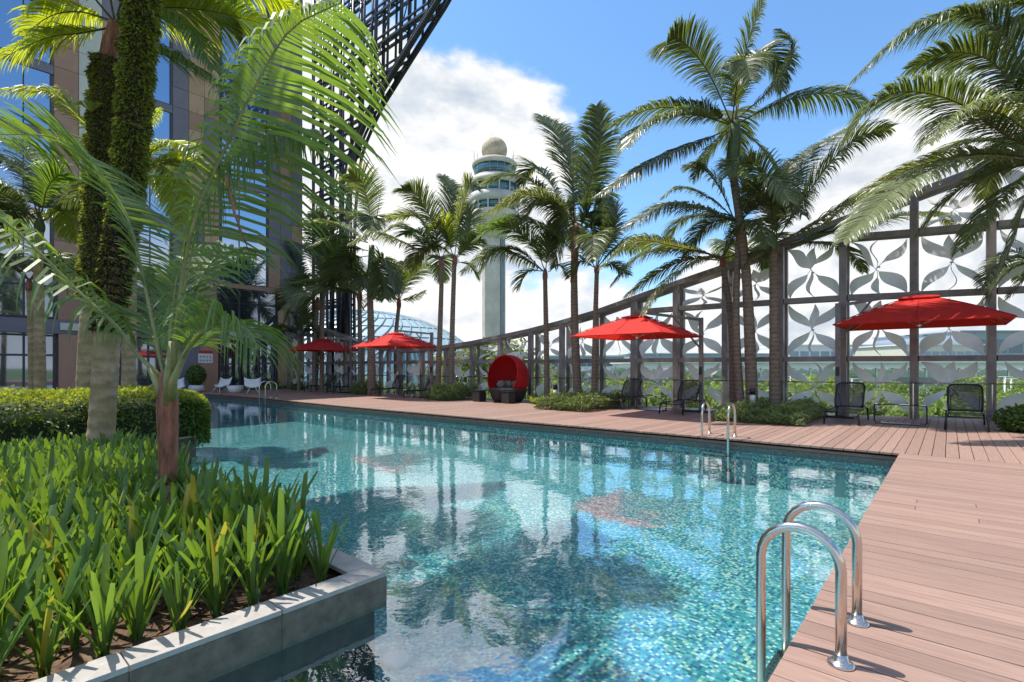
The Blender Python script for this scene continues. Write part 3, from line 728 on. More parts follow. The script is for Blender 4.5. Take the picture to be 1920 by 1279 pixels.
# elevated walkway / viaduct
vd = thing('viaduct', 'long elevated walkway with white roof and glass sides beyond the trees', 'viaduct', AT(1560, HZ, 92)*1)
vd.location.z = -7
part('deck_girder', MB().box(-46, 60, 0, 5, 4.9, 6.5), M['grey_conc'], vd)
part('roof', MB().box(-46, 60, -.6, 5.6, 8.2, 8.5), M['roof_white'], vd)
part('glass_side', MB().box(-46, 60, .1, .16, 6.5, 8.2), M['window'], vd)
for i in range(36):
    part('column', MB().box(-46+i*3, -45.7+i*3, .0, .1, 6.5, 8.2), M['roof_white'], vd)
for i in range(9):
    part('pier', MB().box(-44+i*12, -43+i*12, 2, 3.2, 0, 4.9), M['grey_conc'], vd)
# road and car park
rd = MB(); rd.box(-60, 120, 36, 60, -7.05, -6.94)
ro = link('road', rd.mesh('road', mat('grey_asphalt', (.07, .07, .072), .9, var=.15, scale=.6))); ro['kind'] = 'structure'
def lamp_post(px, ybase_Y, h, label):
    p = AT(px, HZ, ybase_Y); p.z = -7
    t = thing('lamp_post', label, 'lamp post', p, 0, 'street lamps beyond the screen')
    part('pole', MB().tube([(0, 0, 0), (0, 0, h)], [.14, .09], 8), M['roof_white'], t)
    part('arm', MB().tube([(-1.1, 0, h), (1.1, 0, h+.05)], .05, 6), M['roof_white'], t)
    for s in (-1, 1): part('lamp_head', MB().box(s*1.3-.35, s*1.3+.35, -.12, .12, h-.05, h+.1), M['grey_conc'], t)
lamp_post(1718, 75, 13.0, 'tall floodlight mast seen between two screen posts behind the side table')
lamp_post(1884, 60, 7.2, 'white lamp post behind the right hand lounger')
lamp_post(1896, 68, 6.8, 'second white lamp post further behind the right hand lounger')
lamp_post(1597, 62, 6.9, 'white lamp post behind the lounger under the right umbrella')
lamp_post(1482, 70, 7.0, 'white lamp post beyond the hedge of shrubs by the right palms')

def leafquads(mb, c, rx, ry, rz, n, size, r, mi=0, shell=.55, upbias=.2):
    for _ in range(n):
        while True:
            x, y, z = r.uniform(-1, 1), r.uniform(-1, 1), r.uniform(-1, 1); q = x*x+y*y+z*z
            if shell*shell < q < 1: break
        p = Vector((c[0]+x*rx, c[1]+y*ry, c[2]+z*rz))
        nrm = Vector((x+r.gauss(0, .6), y+r.gauss(0, .6), z+upbias+r.gauss(0, .6))).normalized()
        a = nrm.orthogonal().normalized(); b = nrm.cross(a); th = r.uniform(0, 2*PI); a, b = a*math.cos(th)+b*math.sin(th), b*math.cos(th)-a*math.sin(th)
        s = size*r.uniform(.6, 1.3)
        mb.quad(p-a*s, p-b*s*.45, p+a*s, p+b*s*.45, mi)
def treemesh(seed, h, rad, n, size):
    r = random.Random(seed); crown = MB(); tr = MB()
    tr.tube([(0, 0, 0), (r.uniform(-.1, .1), 0, h*.3), (r.uniform(-.3, .3), r.uniform(-.3, .3), h*.55)], [h*.035, h*.026, h*.02], 7)
    top = Vector((0, 0, h*.5)); lobes = []
    for k in range(9):
        a = 2*PI*k/9+r.uniform(-.3, .3); rr = rad*r.uniform(.35, .72)*(1 if k < 7 else .2); zz = h*r.uniform(.52, .78)
        c = (rr*math.cos(a), rr*math.sin(a), zz); lobes.append(c)
        tr.tube([tuple(top), ((top.x+c[0])/2, (top.y+c[1])/2, (top.z+c[2])/2+.2), c], [h*.014, h*.01, h*.004], 5)
    for c in lobes:
        s = rad*r.uniform(.32, .5); leafquads(crown, c, s, s, s*.75, n//9, size, r, shell=.35)
    return tr, crown
tms = []
for sd in range(4):
    tr, cr_ = treemesh(sd+20, 8, 3.4, 2900, .2)
    tms.append((tr.mesh('trunk', M['petiole_dark']), cr_.mesh('crown', M['tree'])))
tl = 'broadleaf tree in fresh leaf growing beyond the flower screen'
spots = [(875, 44, 1.12, 652), (912, 42, 1.2, 628), (945, 46, 1.2, 632), (985, 40, 1.1, 668)]
for px in range(560, 2000, 44):
    spots.append((px+rnd.uniform(-16, 16), rnd.uniform(30, 50), rnd.uniform(.8, 1.1), rnd.uniform(692, 716) if px < 1540 else rnd.uniform(712, 742)))
for px in range(1000, 2000, 70):
    spots.append((px+rnd.uniform(-20, 20), rnd.uniform(58, 85), rnd.uniform(.8, 1.1), rnd.uniform(700, 712)))
for i, (px, Y, s, pyt) in enumerate(spots):
    trm, crm = tms[i % 4]; top = AT(px, pyt, Y)
    lab = tl
    if i == 1: lab = 'tall bright green tree rising above the screen left of the control tower shaft'
    t = thing('tree', lab, 'tree', (top.x, Y, -7), rnd.uniform(0, 6.28), 'trees beyond the screen' if i != 1 else None)
    hh_ = (top.z+7)/7.4
    t.scale = (s*rnd.uniform(.9, 1.15), s*rnd.uniform(.9, 1.15), hh_)
    link('trunk', trm, t); link('crown', crm, t)

# ------------------------------------------------------------------ palms
DENS, LWID, LLEN = 1.5, .74, 1.38
def frond_mesh(mb, pts, Ll, w, rand_, roll=0., droop=.5, dens=30, pet=.12, rr=.02, segs=16, mi_leaf=0, mi_r=1, fwd=.55, ragged=.0, asym=None):
    C = catmull(pts, segs)
    ln = sum((C[i+1]-C[i]).length for i in range(segs))
    mb.tube(C, [rr*(1-.85*i/segs)+.002 for i in range(segs+1)], 5, mi_r, cap=False)
    n = int(ln*dens*DENS*(1-pet)); w = w*LWID
    H = (C[-1]-C[0]); H.z *= .25
    S0 = H.cross(Vector((0, 0, 1)))
    if S0.length < .05: S0 = Vector((1, 0, 0))
    S0.normalize()
    Z = Vector((0, 0, 1))
    for i in range(n):
        t = pet+(1-pet)*(i+.5)/n
        x = t*segs; k = min(int(x), segs-1); p = C[k].lerp(C[k+1], x-k)
        T = (C[min(k+2, segs)]-C[max(k-1, 0)]).normalized()
        S = (S0-T*S0.dot(T)).normalized(); Nn = S.cross(T).normalized()
        if roll: S, Nn = S*math.cos(roll)+Nn*math.sin(roll), Nn*math.cos(roll)-S*math.sin(roll)
        tt = (t-pet)/(1-pet)
        prof = min(1, (.35+2.6*tt))*(1-.72*max(0, (tt-.55)/.45)**1.4)
        for sd in (-1, 1):
            if rand_.random() < ragged: continue
            l = Ll*LLEN*prof*rand_.uniform(.86, 1.08)
            f = fwd*(1+.9*tt)+rand_.gauss(0, .06)
            d = (S*sd+T*f+Nn*rand_.uniform(.05, .32)).normalized()
            wd = w*(.75+.5*prof)
            wv = (T-d*T.dot(d)).normalized()
            wv = (wv+Nn*rand_.gauss(0, .35)).normalized()
            dr = droop*rand_.uniform(.7, 1.35)
            if asym:
                if sd < 0: l *= asym[0]; dr *= asym[1]
                else: l *= asym[2]; dr *= asym[3]
            b = len(mb.v); q = p; dd = d; ks = (.28, .27, .25, .2); ws_ = (.36, .5, .47, .3)
            for j in range(4):
                mb.v += [tuple(q-wv*wd*ws_[j]), tuple(q+wv*wd*ws_[j])]
                q = q+dd*l*ks[j]; dd = (dd-Z*dr*(.28, .42, .55, .6)[j]).normalized()
            mb.v.append(tuple(q))
            for j in (0, 2, 4): mb.face([b+j, b+j+1, b+j+3, b+j+2], mi_leaf)
            mb.face([b+6, b+7, b+8], mi_leaf)
def ringed(pts, r0, r1, segs, amp=.05, per=.16):
    C = catmull(pts, segs); ln = sum((C[i+1]-C[i]).length for i in range(segs)); rs = []
    for i in range(segs+1):
        t = i/segs; s = ln*t; rs.append((r0+(r1-r0)*min(1, t*1.0))*(1+amp*(1 if (s % per)/per < .25 else 0))+.14*r0*max(0, 1-t*14))
    return C, rs
PCOUNT = 0
def palm(label, Y, trunk, w0, w1, fronds, leaf='frond', Ll=.62, lw=.035, dens=26, shaft=None, shaft_mat='greenshaft', extra=0, flen=2.6, droop=.55, seed=None, zb=-.02, group=None, tm='trunk', spear=None, pale=(), rr=.02, ex_up=.5, trunk_depth=0):
    """trunk: photo pixels from the foot up; fronds: lists of pixels from the crown out, at the palm's own distance, leaning towards or away from us"""
    global PCOUNT; PCOUNT += 1; r = random.Random(seed or PCOUNT*31)
    px0, py0 = trunk[0]
    base = AT(px0, py0, Y); base.z = zb
    t = thing('palm_tree', label, 'palm', base, 0, group)
    W = [base]+[AT(x, y, Y) for x, y in trunk[1:]]
    C, rs = ringed(W, w0/2/F*Y, w1/2/F*Y, max(24, int((W[-1]-W[0]).length*18)))
    part('trunk', MB().tube(C, rs, 12), M[tm], t, world=True)
    if shaft:
        S_ = catmull([AT(x, y, Y) for x, y, _ in shaft], 10); ws = [interp([(i/(len(shaft)-1), s[2]/2/F*Y) for i, s in enumerate(shaft)], k/10) for k in range(11)]
        part('crownshaft', MB().tube(S_, ws, 12), M[shaft_mat], t, world=True)
    for i, fr in enumerate(fronds):
        opt = {}
        if isinstance(fr[-1], dict): opt = fr[-1]; fr = fr[:-1]
        n = len(fr)-1; ln = sum(math.dist(fr[k], fr[k+1]) for k in range(n))/F*Y
        dz = opt.get('dy', r.choice((-1, 1))*r.uniform(.1, .38)*ln)
        pts = [AT(x, y, Y+dz*(k/n)**1.2) for k, (x, y) in enumerate(fr)]
        mk = opt.get('leaf', M_pick(leaf, pale, i)); mb = MB()
        frond_mesh(mb, pts, opt.get('L', Ll)*r.uniform(.92, 1.06), opt.get('w', lw), r, roll=opt.get('roll', r.uniform(-.35, .35)), droop=opt.get('droop', droop), dens=opt.get('dens', dens), rr=opt.get('rr', rr), ragged=opt.get('rag', .03), fwd=opt.get('fwd', .55), pet=opt.get('pet', .12), asym=opt.get('asym'))
        part('frond', mb, [M[mk], M['petiole_dark' if rr < .025 else 'petiole']], t, world=True)
    cx, cy = fronds[0][0] if fronds else trunk[-1]
    if fronds and not shaft and cy < trunk[-1][1]:
        ax = sum(f_[0][0] for f_ in fronds)/len(fronds); ay = min(f_[0][1] for f_ in fronds); tx_, ty_ = trunk[-1]
        ww = w1/2/F*Y; sp = catmull([AT(tx_, ty_+6, Y), AT((tx_+ax)/2, (ty_+ay)/2, Y), AT(ax, ay-3, Y)], 6)
        part('crownshaft', MB().tube(sp, [ww*1.02, ww*1.25, ww*1.3, ww*1.2, ww, ww*.8, ww*.45], 10), M['crownshaft' if Y > 15 else 'greenshaft'], t, world=True)
    c0 = AT(cx, cy, Y)
    for i in range(extra):
        a = r.uniform(0, 2*PI) if extra < 5 else 2*PI*i/extra+r.uniform(-.3, .3); e = r.uniform(.1, 1.0)*ex_up+.25; l = flen*r.uniform(.8, 1.1)
        hd = Vector((math.cos(a), math.sin(a), 0)); pts = [c0, c0+hd*l*.35+Vector((0, 0, e*l*.42)), c0+hd*l*.7+Vector((0, 0, e*l*.42)), c0+hd*l*.93+Vector((0, 0, (e*.42-.32)*l))]
        mb = MB(); frond_mesh(mb, pts, Ll, lw, r, roll=r.uniform(-.3, .3), droop=droop, dens=dens, rr=rr)
        part('frond', mb, [M[leaf], M['petiole_dark']], t, world=True)
    if spear:
        part('spear_leaf', MB().tube([AT(x, y, Y) for x, y in spear], [.03, .018, .004][:len(spear)] if len(spear) == 3 else [.025, .004], 5), M['petiole_dark'], t, world=True)
    return t
def M_pick(leaf, pale, i): return pale[i] if isinstance(pale, dict) and i in pale else leaf

PG = 'palms growing in the terrace beds'
# --- right group
palm('tallest palm on the right, its crown alone against the blue sky', 14.7, [(1411, 778), (1405, 620), (1396, 480), (1373, 318)], 22, 13,
     [[(1372, 232), (1331, 141), (1288, 85), (1258, 73), (1243, 95), {'L': .7, 'dens': 34}], [(1378, 225), (1388, 150), (1405, 70), (1434, -8), {'L': .62}],
      [(1382, 222), (1440, 172), (1478, 120), (1488, 85), (1463, 55), {'L': .55}], [(1378, 228), (1400, 130), (1425, 96), (1455, 112), (1466, 170), {'L': .8}],
      [(1386, 230), (1463, 192), (1548, 175), (1634, 199), {'L': .85, 'dens': 34, 'droop': 1.3}], [(1369, 231), (1322, 209), (1228, 203), (1138, 237), {'L': .6, 'droop': 1.}],
      [(1367, 233), (1292, 214), (1207, 235), (1173, 277), {'L': .75, 'leaf': 'frond_pale'}], [(1362, 245), (1292, 273), (1207, 312), (1121, 367), {'L': .72, 'dens': 34, 'droop': 1.2}],
      [(1388, 240), (1425, 275), (1455, 320), (1465, 370), {'L': .6}], [(1370, 240), (1330, 285), (1300, 335), {'L': .6}]],
     shaft=[(1373, 330, 14), (1374, 300, 24), (1377, 260, 24), (1378, 228, 16)], Ll=.68, lw=.036, dens=32, extra=2, droop=.8, group=None)
palm('palm below the tallest one, fronds arching left', 14.9, [(1389, 770), (1380, 600), (1386, 420)], 16, 10,
     [[(1386, 418), (1319, 392), (1248, 385), (1170, 428), {'L': .8, 'droop': 1.1, 'dens': 36}], [(1380, 412), (1333, 373), (1280, 352), (1242, 370), {'L': .5}],
      [(1378, 415), (1351, 356), (1320, 318), (1285, 312), {'L': .6}], [(1390, 415), (1420, 360), (1440, 340), {'L': .6}], [(1386, 418), (1390, 340), (1360, 300), {'L': .7}]],
     Ll=.7, lw=.038, dens=32, extra=3, droop=.9)
palm('thin trunked palm whose one pale frond hangs over the second parasol', 15.6, [(1377, 757), (1370, 600), (1355, 492)], 13, 9,
     [[(1356, 484), (1280, 464), (1200, 480), (1148, 532), {'L': .72, 'droop': 1.1}], [(1350, 482), (1266, 462), (1190, 452), (1127, 500), {'L': .62, 'leaf': 'frond_pale'}],
      [(1356, 488), (1290, 487), (1226, 515), (1173, 555), {'L': .6, 'droop': 1.1}], [(1360, 490), (1325, 483), (1253, 525), (1204, 590), {'L': .5, 'leaf': 'frond_pale', 'droop': .8, 'dy': -1.4}],
      [(1360, 484), (1410, 470), (1450, 500)], [(1356, 482), (1370, 440), (1400, 430)]],
     Ll=.6, lw=.036, dens=30, extra=2, droop=.9)
palm('palm with the straight trunk at the right of the group, fronds fanning up and right', 14.4, [(1453, 782), (1452, 620), (1450, 468)], 20, 14,
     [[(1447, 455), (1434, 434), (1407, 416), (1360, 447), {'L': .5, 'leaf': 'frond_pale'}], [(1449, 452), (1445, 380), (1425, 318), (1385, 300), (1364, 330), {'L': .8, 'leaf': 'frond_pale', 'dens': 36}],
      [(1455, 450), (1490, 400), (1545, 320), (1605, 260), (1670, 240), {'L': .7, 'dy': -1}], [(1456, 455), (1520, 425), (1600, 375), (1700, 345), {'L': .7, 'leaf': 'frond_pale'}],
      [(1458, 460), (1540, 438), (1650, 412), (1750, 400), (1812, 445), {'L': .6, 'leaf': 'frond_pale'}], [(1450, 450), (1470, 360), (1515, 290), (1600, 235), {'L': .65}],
      [(1455, 452), (1462, 380), (1485, 300), {'L': .7}], [(1458, 462), (1520, 455), (1590, 470), (1620, 510), {'L': .5}], [(1447, 458), (1420, 470), (1395, 500), {'L': .4}]],
     Ll=.66, lw=.036, dens=32, extra=2, droop=.75)
palm('palm just beyond the right edge of the view, broad fronds reaching in over the screen', 10.6, [(2010, 818), (2000, 560), (1985, 330)], 40, 26,
     [[(1975, 300), (1880, 250), (1790, 190), (1700, 172), (1635, 196), (1588, 262), {'L': .72, 'dens': 40, 'dy': .4}], [(1975, 302), (1850, 288), (1740, 305), (1640, 350), (1545, 420), {'L': .62, 'dens': 38, 'leaf': 'frond_pale'}],
      [(1975, 305), (1820, 296), (1700, 340), (1630, 400), (1580, 452), {'L': .6, 'leaf': 'frond_pale', 'dens': 38, 'dy': -.8}],
      [(1970, 295), (1915, 180), (1850, 110), (1770, 100), (1700, 130), {'L': .6, 'dens': 36}], [(1975, 290), (1930, 170), (1880, 60), (1800, 20), {'L': .6}],
      [(1972, 300), (1890, 220), (1800, 210), (1740, 270), {'L': .65, 'leaf': 'frond_pale'}], [(1975, 310), (1900, 345), (1850, 400), (1800, 470), {'L': .6}],
      [(1980, 310), (1930, 360), (1900, 450), (1870, 520), {'L': .5}], [(1975, 305), (1870, 320), (1780, 370), (1720, 440), {'L': .6}]],
     Ll=.62, lw=.032, dens=36, extra=5, droop=.75, flen=3)
palm('second palm beyond the right edge, a long ragged frond along the top of the view', 11.5, [(2120, 815), (2110, 500), (2095, 90)], 36, 26,
     [[(2080, 60), (1960, 5), (1820, 22), (1700, 62), (1590, 160), {'L': .8, 'dens': 40, 'droop': 1.2}], [(2080, 60), (1980, 80), (1900, 150), (1850, 190), {'L': .6}], [(2080, 60), (1990, -10), (1880, -60), (1750, -30)]],
     Ll=.7, lw=.034, dens=34, extra=6, flen=3.2)
# low frond cluster at the right
palm('young palm beyond the right edge with short leaves beside the screen post', 12.6, [(1960, 800), (1956, 620), (1950, 500)], 18, 12,
     [[(1945, 490), (1905, 500), (1870, 530), (1845, 575), {'L': .42}], [(1945, 490), (1900, 480), (1865, 500), (1840, 540), {'L': .4}], [(1945, 492), (1920, 520), (1890, 560)]],
     Ll=.4, lw=.03, dens=30, extra=3, flen=1.3)
# --- centre group
palm('large central palm with two tall feather fronds raised beside the tower', 19.2, [(1084, 752), (1078, 620), (1076, 490)], 17, 12,
     [[(1080, 420), (1072, 328), (1048, 254), (1018, 219), {'L': .95, 'dens': 34}], [(1090, 420), (1107, 340), (1126, 263), (1118, 199), {'L': .85, 'dens': 34}],
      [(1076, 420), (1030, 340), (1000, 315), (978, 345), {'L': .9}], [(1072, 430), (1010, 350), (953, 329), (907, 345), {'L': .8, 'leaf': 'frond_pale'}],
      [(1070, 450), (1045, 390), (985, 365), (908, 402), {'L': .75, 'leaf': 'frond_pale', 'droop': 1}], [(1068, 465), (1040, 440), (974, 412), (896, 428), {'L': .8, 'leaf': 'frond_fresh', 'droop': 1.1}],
      [(1090, 425), (1115, 360), (1128, 370), (1132, 430), {'L': .7}], [(1078, 430), (1060, 380), (1050, 430), (1040, 500), {'L': .8}], [(1085, 430), (1105, 400), (1110, 470), {'L': .9}],
      [(1080, 440), (1120, 420), (1150, 450), {'L': .7}]],
     shaft=[(1077, 500, 12), (1078, 470, 15), (1080, 420, 10)], shaft_mat='crownshaft', Ll=.8, lw=.045, dens=30, extra=2, spear=[(1077, 420), (1073, 340), (1072, 272)])
palm('palm with a thin trunk left of the large central palm', 20.2, [(1026, 742), (1024, 620), (1022, 520)], 11, 8,
     [[(1021, 510), (988, 489), (929, 471), (866, 510), {'L': .85, 'droop': 1.1}], [(1021, 506), (1000, 460), (944, 424), (893, 448), {'L': .85, 'leaf': 'frond_fresh'}], [(1028, 510), (1048, 498), (1064, 520), {'L': .5}], [(1023, 506), (1030, 460), (1050, 420), {'L': .8}], [(1018, 508), (990, 510), (970, 540)]],
     Ll=.75, lw=.045, dens=28, extra=1)
palm('palm with a thin trunk right of the large central palm', 18.6, [(1114, 752), (1116, 620), (1119, 508)], 12, 8,
     [[(1119, 500), (1146, 447), (1156, 403), (1140, 365), {'L': .7}], [(1120, 500), (1150, 496), (1178, 516), {'L': .5}], [(1116, 502), (1098, 470), (1085, 430), {'L': .7}], [(1117, 503), (1090, 490), (1070, 520)], [(1120, 498), (1135, 430), (1128, 385)], [(1120, 500), (1160, 465), (1220, 462), {'L': .7}]],
     Ll=.65, lw=.042, dens=28, extra=1)
# --- left-centre pair
palm('right palm of the slender pair left of the control tower', 22.4, [(846, 738), (848, 620), (852, 492)], 11, 8,
     [[(855, 483), (874, 449), (883, 406), (868, 386), {'L': .7}], [(850, 483), (839, 433), (850, 366), (831, 329), {'L': .9}], [(855, 486), (879, 460), (902, 448), {'L': .6}], [(858, 491), (880, 498), (896, 522), {'L': .6, 'leaf': 'frond_fresh'}], [(852, 483), (863, 406), (880, 347), (890, 352), {'L': .8, 'leaf': 'frond_pale'}]],
     Ll=.8, lw=.05, dens=28, extra=1)
palm('left palm of the slender pair, one long pale frond reaching left', 22.8, [(820, 735), (825, 620), (829, 494)], 11, 8,
     [[(826, 491), (812, 420), (781, 366), (754, 353), {'L': .9}], [(823, 486), (799, 428), (773, 404), (727, 410), {'L': .8, 'leaf': 'frond_pale'}], [(820, 486), (759, 457), (706, 438), (658, 455), {'L': .85, 'leaf': 'frond_pale', 'droop': 1.1}],
      [(829, 486), (839, 449), (828, 422), (807, 432), {'L': .8, 'leaf': 'frond_yellow'}], [(825, 488), (786, 436), (760, 440), {'L': .9, 'leaf': 'frond_fresh'}]],
     Ll=.8, lw=.05, dens=28, extra=1)
palm('thick trunked palm with a tall bare spear leaf by the left umbrella', 25.5, [(697, 738), (696, 640), (694, 555)], 17, 11,
     [[(698, 450), (690, 380), (677, 340), (655, 326), {'L': 1.1, 'leaf': 'frond_pale'}], [(690, 450), (653, 406), (613, 390), (578, 362), {'L': 1.0}], [(690, 455), (630, 420), (563, 422), {'L': .9, 'leaf': 'frond_pale'}], [(690, 455), (640, 446), (573, 472), {'L': .9}],
      [(702, 450), (746, 425), (790, 455), {'L': 1.}], [(701, 512), (717, 484), (733, 510), (742, 545), {'L': .9}], [(690, 470), (660, 470), (640, 530), {'L': 1.}], [(690, 480), (640, 490), (610, 540)], [(700, 470), (715, 520), (722, 560)]],
     shaft=[(694, 560, 12), (696, 520, 17), (697, 460, 10)], Ll=1.0, lw=.055, dens=24, extra=1, spear=[(700, 452), (709, 390), (718, 330)])
palm('palm with pale fronds swept left towards the hotel', 27, [(676, 732), (675, 640), (674, 560)], 9, 8,
     [[(675, 548), (626, 526), (550, 532), {'L': 1., 'leaf': 'frond_pale', 'droop': 1.}], [(674, 552), (613, 543), (553, 588), {'L': .9, 'leaf': 'frond_fresh'}], [(672, 553), (600, 540), (531, 582), {'L': .9, 'leaf': 'frond_pale'}], [(676, 548), (660, 500), (630, 480)], [(678, 550), (690, 520), (710, 560)]],
     Ll=.95, lw=.055, dens=24, extra=2)
palm('small palm rising behind the second umbrella from the left', 27.5, [(744, 735), (742, 640), (748, 572)], 9, 7,
     [[(747, 563), (741, 520), (722, 486), {'L': .8}], [(749, 563), (770, 520), (802, 497), {'L': .8}], [(750, 563), (772, 560), (797, 548), {'L': .6}], [(746, 563), (722, 553), (706, 560), {'L': .7}], [(748, 560), (758, 510), (757, 490), {'L': .7}]],
     Ll=.7, lw=.05, dens=22, extra=1)
palm('thin palm of the cluster beside the hotel corner', 29.5, [(590, 728), (592, 640), (594, 575)], 9, 8, [[(596, 560), (560, 500), (545, 460)], [(598, 560), (630, 500), (650, 520)], [(596, 560), (610, 480), (640, 440)], [(592, 565), (560, 560), (535, 600)]], Ll=1., lw=.06, dens=22, extra=3, flen=2.6)
palm('second thin palm of the cluster beside the hotel corner', 28.6, [(603, 729), (604, 630), (607, 530)], 8, 7, [[(607, 522), (580, 470), (550, 455)], [(607, 522), (640, 480), (668, 500)], [(607, 522), (612, 460), (590, 400)], [(607, 522), (570, 520), (552, 560)]], Ll=1., lw=.06, dens=22, extra=2, flen=2.4)
palm('little palm with a red crownshaft at the corner of the hotel', 29.8, [(560, 729), (560, 680), (561, 650)], 6, 6, [[(561, 632), (540, 612), (505, 622)], [(561, 632), (585, 610), (612, 628)], [(561, 632), (550, 590), (520, 575)], [(561, 632), (575, 590), (570, 560)]], shaft=[(560, 655, 6), (561, 632, 4)], shaft_mat='crownshaft', Ll=.7, lw=.06, dens=20, extra=2, flen=1.6)

# --- old palms on the left
OLD = palm('leaning old palm nearest on the left, trunk thick with ferns above', 7.5, [(186, 872), (196, 720), (205, 600), (222, 470), (240, 330), (258, 120), (268, -60), (272, -240)], 42, 35,
     [[(272, -240), (380, -330), (520, -330), (640, -260)], [(272, -240), (200, -340), (60, -360), (-80, -280)]], tm='trunk_old', Ll=.75, lw=.035, dens=26, extra=9, flen=3.0, leaf='frond_fresh', zb=-.1)
def ferns(t, path, Y, r0, r1, n, mk, seed, size=.07):
    r = random.Random(seed); C = catmull([AT(x, y, Y) for x, y in path], 40); mb = MB()
    part('root_mat', MB().tube(C, [(r0+(r1-r0)*i/40)*(.93+.07*math.sin(i*1.9)) for i in range(41)], 12), M['rootmat'], t, world=True)
    for i in range(n):
        x = r.random()*40; k = min(int(x), 39); p = C[k].lerp(C[k+1], x-k); rad = r0+(r1-r0)*x/40; a = r.uniform(0, 2*PI)
        o = Vector((math.cos(a), math.sin(a), 0)); q = p+o*rad*r.uniform(.85, 1.12)*(1+.12*math.sin(x*1.7+a*2))
        d = (o*1.1+Vector((r.gauss(0, .5), r.gauss(0, .5), r.uniform(-1.1, .8)))).normalized(); s = size*.8*r.uniform(.5, 1.5); sd = d.cross(Vector((r.gauss(0, 1), r.gauss(0, 1), r.gauss(0, 1)))).normalized()*s*.2
        e = q+d*s; mb.quad(q, q+d*s*.5+sd, e-Vector((0, 0, s*.35)), q+d*s*.5-sd, r.choice((0, 0, 0, 1)) if mk == 'fern' else r.choice((0, 1, 1)))
    return part('fern_cover', mb, [M['fern'], M['fern_dark']], t, world=True)
ferns(OLD, [(232, 420), (243, 310), (256, 130), (268, -30)], 7.5, .165, .19, 19000, 'fern', 3)
ferns(OLD, [(203, 620), (215, 520), (232, 410)], 7.5, .165, .168, 9000, 'dark', 4, .06)
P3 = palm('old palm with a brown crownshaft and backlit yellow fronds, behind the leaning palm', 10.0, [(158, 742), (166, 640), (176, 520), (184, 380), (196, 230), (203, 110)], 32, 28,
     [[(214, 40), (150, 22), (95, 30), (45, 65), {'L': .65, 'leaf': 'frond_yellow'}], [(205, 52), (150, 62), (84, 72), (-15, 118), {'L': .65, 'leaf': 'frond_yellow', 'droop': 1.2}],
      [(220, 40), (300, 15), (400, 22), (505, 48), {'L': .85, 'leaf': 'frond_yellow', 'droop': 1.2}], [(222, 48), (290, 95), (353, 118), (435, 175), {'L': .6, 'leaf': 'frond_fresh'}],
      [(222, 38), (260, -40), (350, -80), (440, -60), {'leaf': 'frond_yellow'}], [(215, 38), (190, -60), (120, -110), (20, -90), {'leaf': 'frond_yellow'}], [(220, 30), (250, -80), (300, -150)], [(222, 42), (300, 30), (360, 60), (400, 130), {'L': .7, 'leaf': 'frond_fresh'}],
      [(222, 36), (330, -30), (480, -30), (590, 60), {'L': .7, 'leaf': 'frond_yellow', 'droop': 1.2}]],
     shaft=[(203, 115, 30), (208, 80, 28), (215, 42, 18)], shaft_mat='crownshaft', tm='trunk_old', Ll=.65, lw=.036, dens=34, extra=2, droop=1.0, zb=.05)
ferns(P3, [(172, 560), (184, 380), (192, 260), (202, 112)], 10.0, .195, .235, 17000, 'fern', 5)
brm = MB()
for k in range(14):
    a = k*2.4; d = Vector((math.cos(a), math.sin(a)*.6-.5, .5)).normalized(); c = AT(195, 225, 10.0)+Vector((0, -.3, 0)); e = c+d*.34; sd = d.cross(Vector((0, 0, 1))).normalized()*.035
    brm.quad(c, c+d*.2+sd+Vector((0, 0, .05)), e-Vector((0, 0, .08)), c+d*.2-sd+Vector((0, 0, .05)))
part('bird_nest_fern', brm, M['fern'], P3, world=True)
palm('palm behind the hedge whose yellow fronds fan out right of the old trunks', 13.5, [(240, 745), (243, 620), (246, 500), (248, 345)], 24, 15,
     [[(250, 325), (290, 280), (335, 268), (378, 296), {'L': .6, 'leaf': 'frond_yellow'}], [(252, 325), (310, 300), (365, 305), (420, 345), {'L': .6, 'leaf': 'frond_yellow'}], [(252, 328), (300, 335), (330, 370), (345, 425), {'L': .6, 'leaf': 'frond_yellow'}],
      [(246, 325), (200, 290), (140, 280)], [(244, 330), (190, 340), (120, 380)], [(248, 320), (262, 250), (300, 210), {'leaf': 'frond_yellow'}], [(246, 325), (160, 235), (101, 178), (-10, 168), {'L': .7, 'leaf': 'frond_yellow'}]],
     tm='trunk_old', Ll=.62, lw=.042, dens=30, extra=3, droop=.9, zb=.05)
palm('palm behind the hedge at the far left with dark arching fronds', 14.5, [(76, 745), (74, 620), (72, 520), (74, 430)], 19, 13,
     [[(74, 415), (50, 340), (10, 300), (-40, 320), {'L': .8}], [(76, 412), (90, 350), (120, 330), (150, 380), {'L': .8, 'leaf': 'frond_fresh'}], [(74, 415), (30, 390), (-20, 420)], [(78, 415), (120, 400), (150, 450), {'leaf': 'frond_yellow'}], [(74, 410), (70, 330), (40, 260), {'leaf': 'frond_pale'}]],
     tm='trunk_old', Ll=.75, lw=.045, dens=28, extra=5, droop=.9, zb=.05)
palm('thin palm close behind the far left palm', 15.2, [(60, 745), (58, 640), (55, 540)], 10, 9, [[(54, 525), (20, 480), (-20, 500)], [(56, 525), (90, 480), (110, 510)]], tm='trunk_old', Ll=.6, lw=.045, dens=24, extra=4, zb=.05)

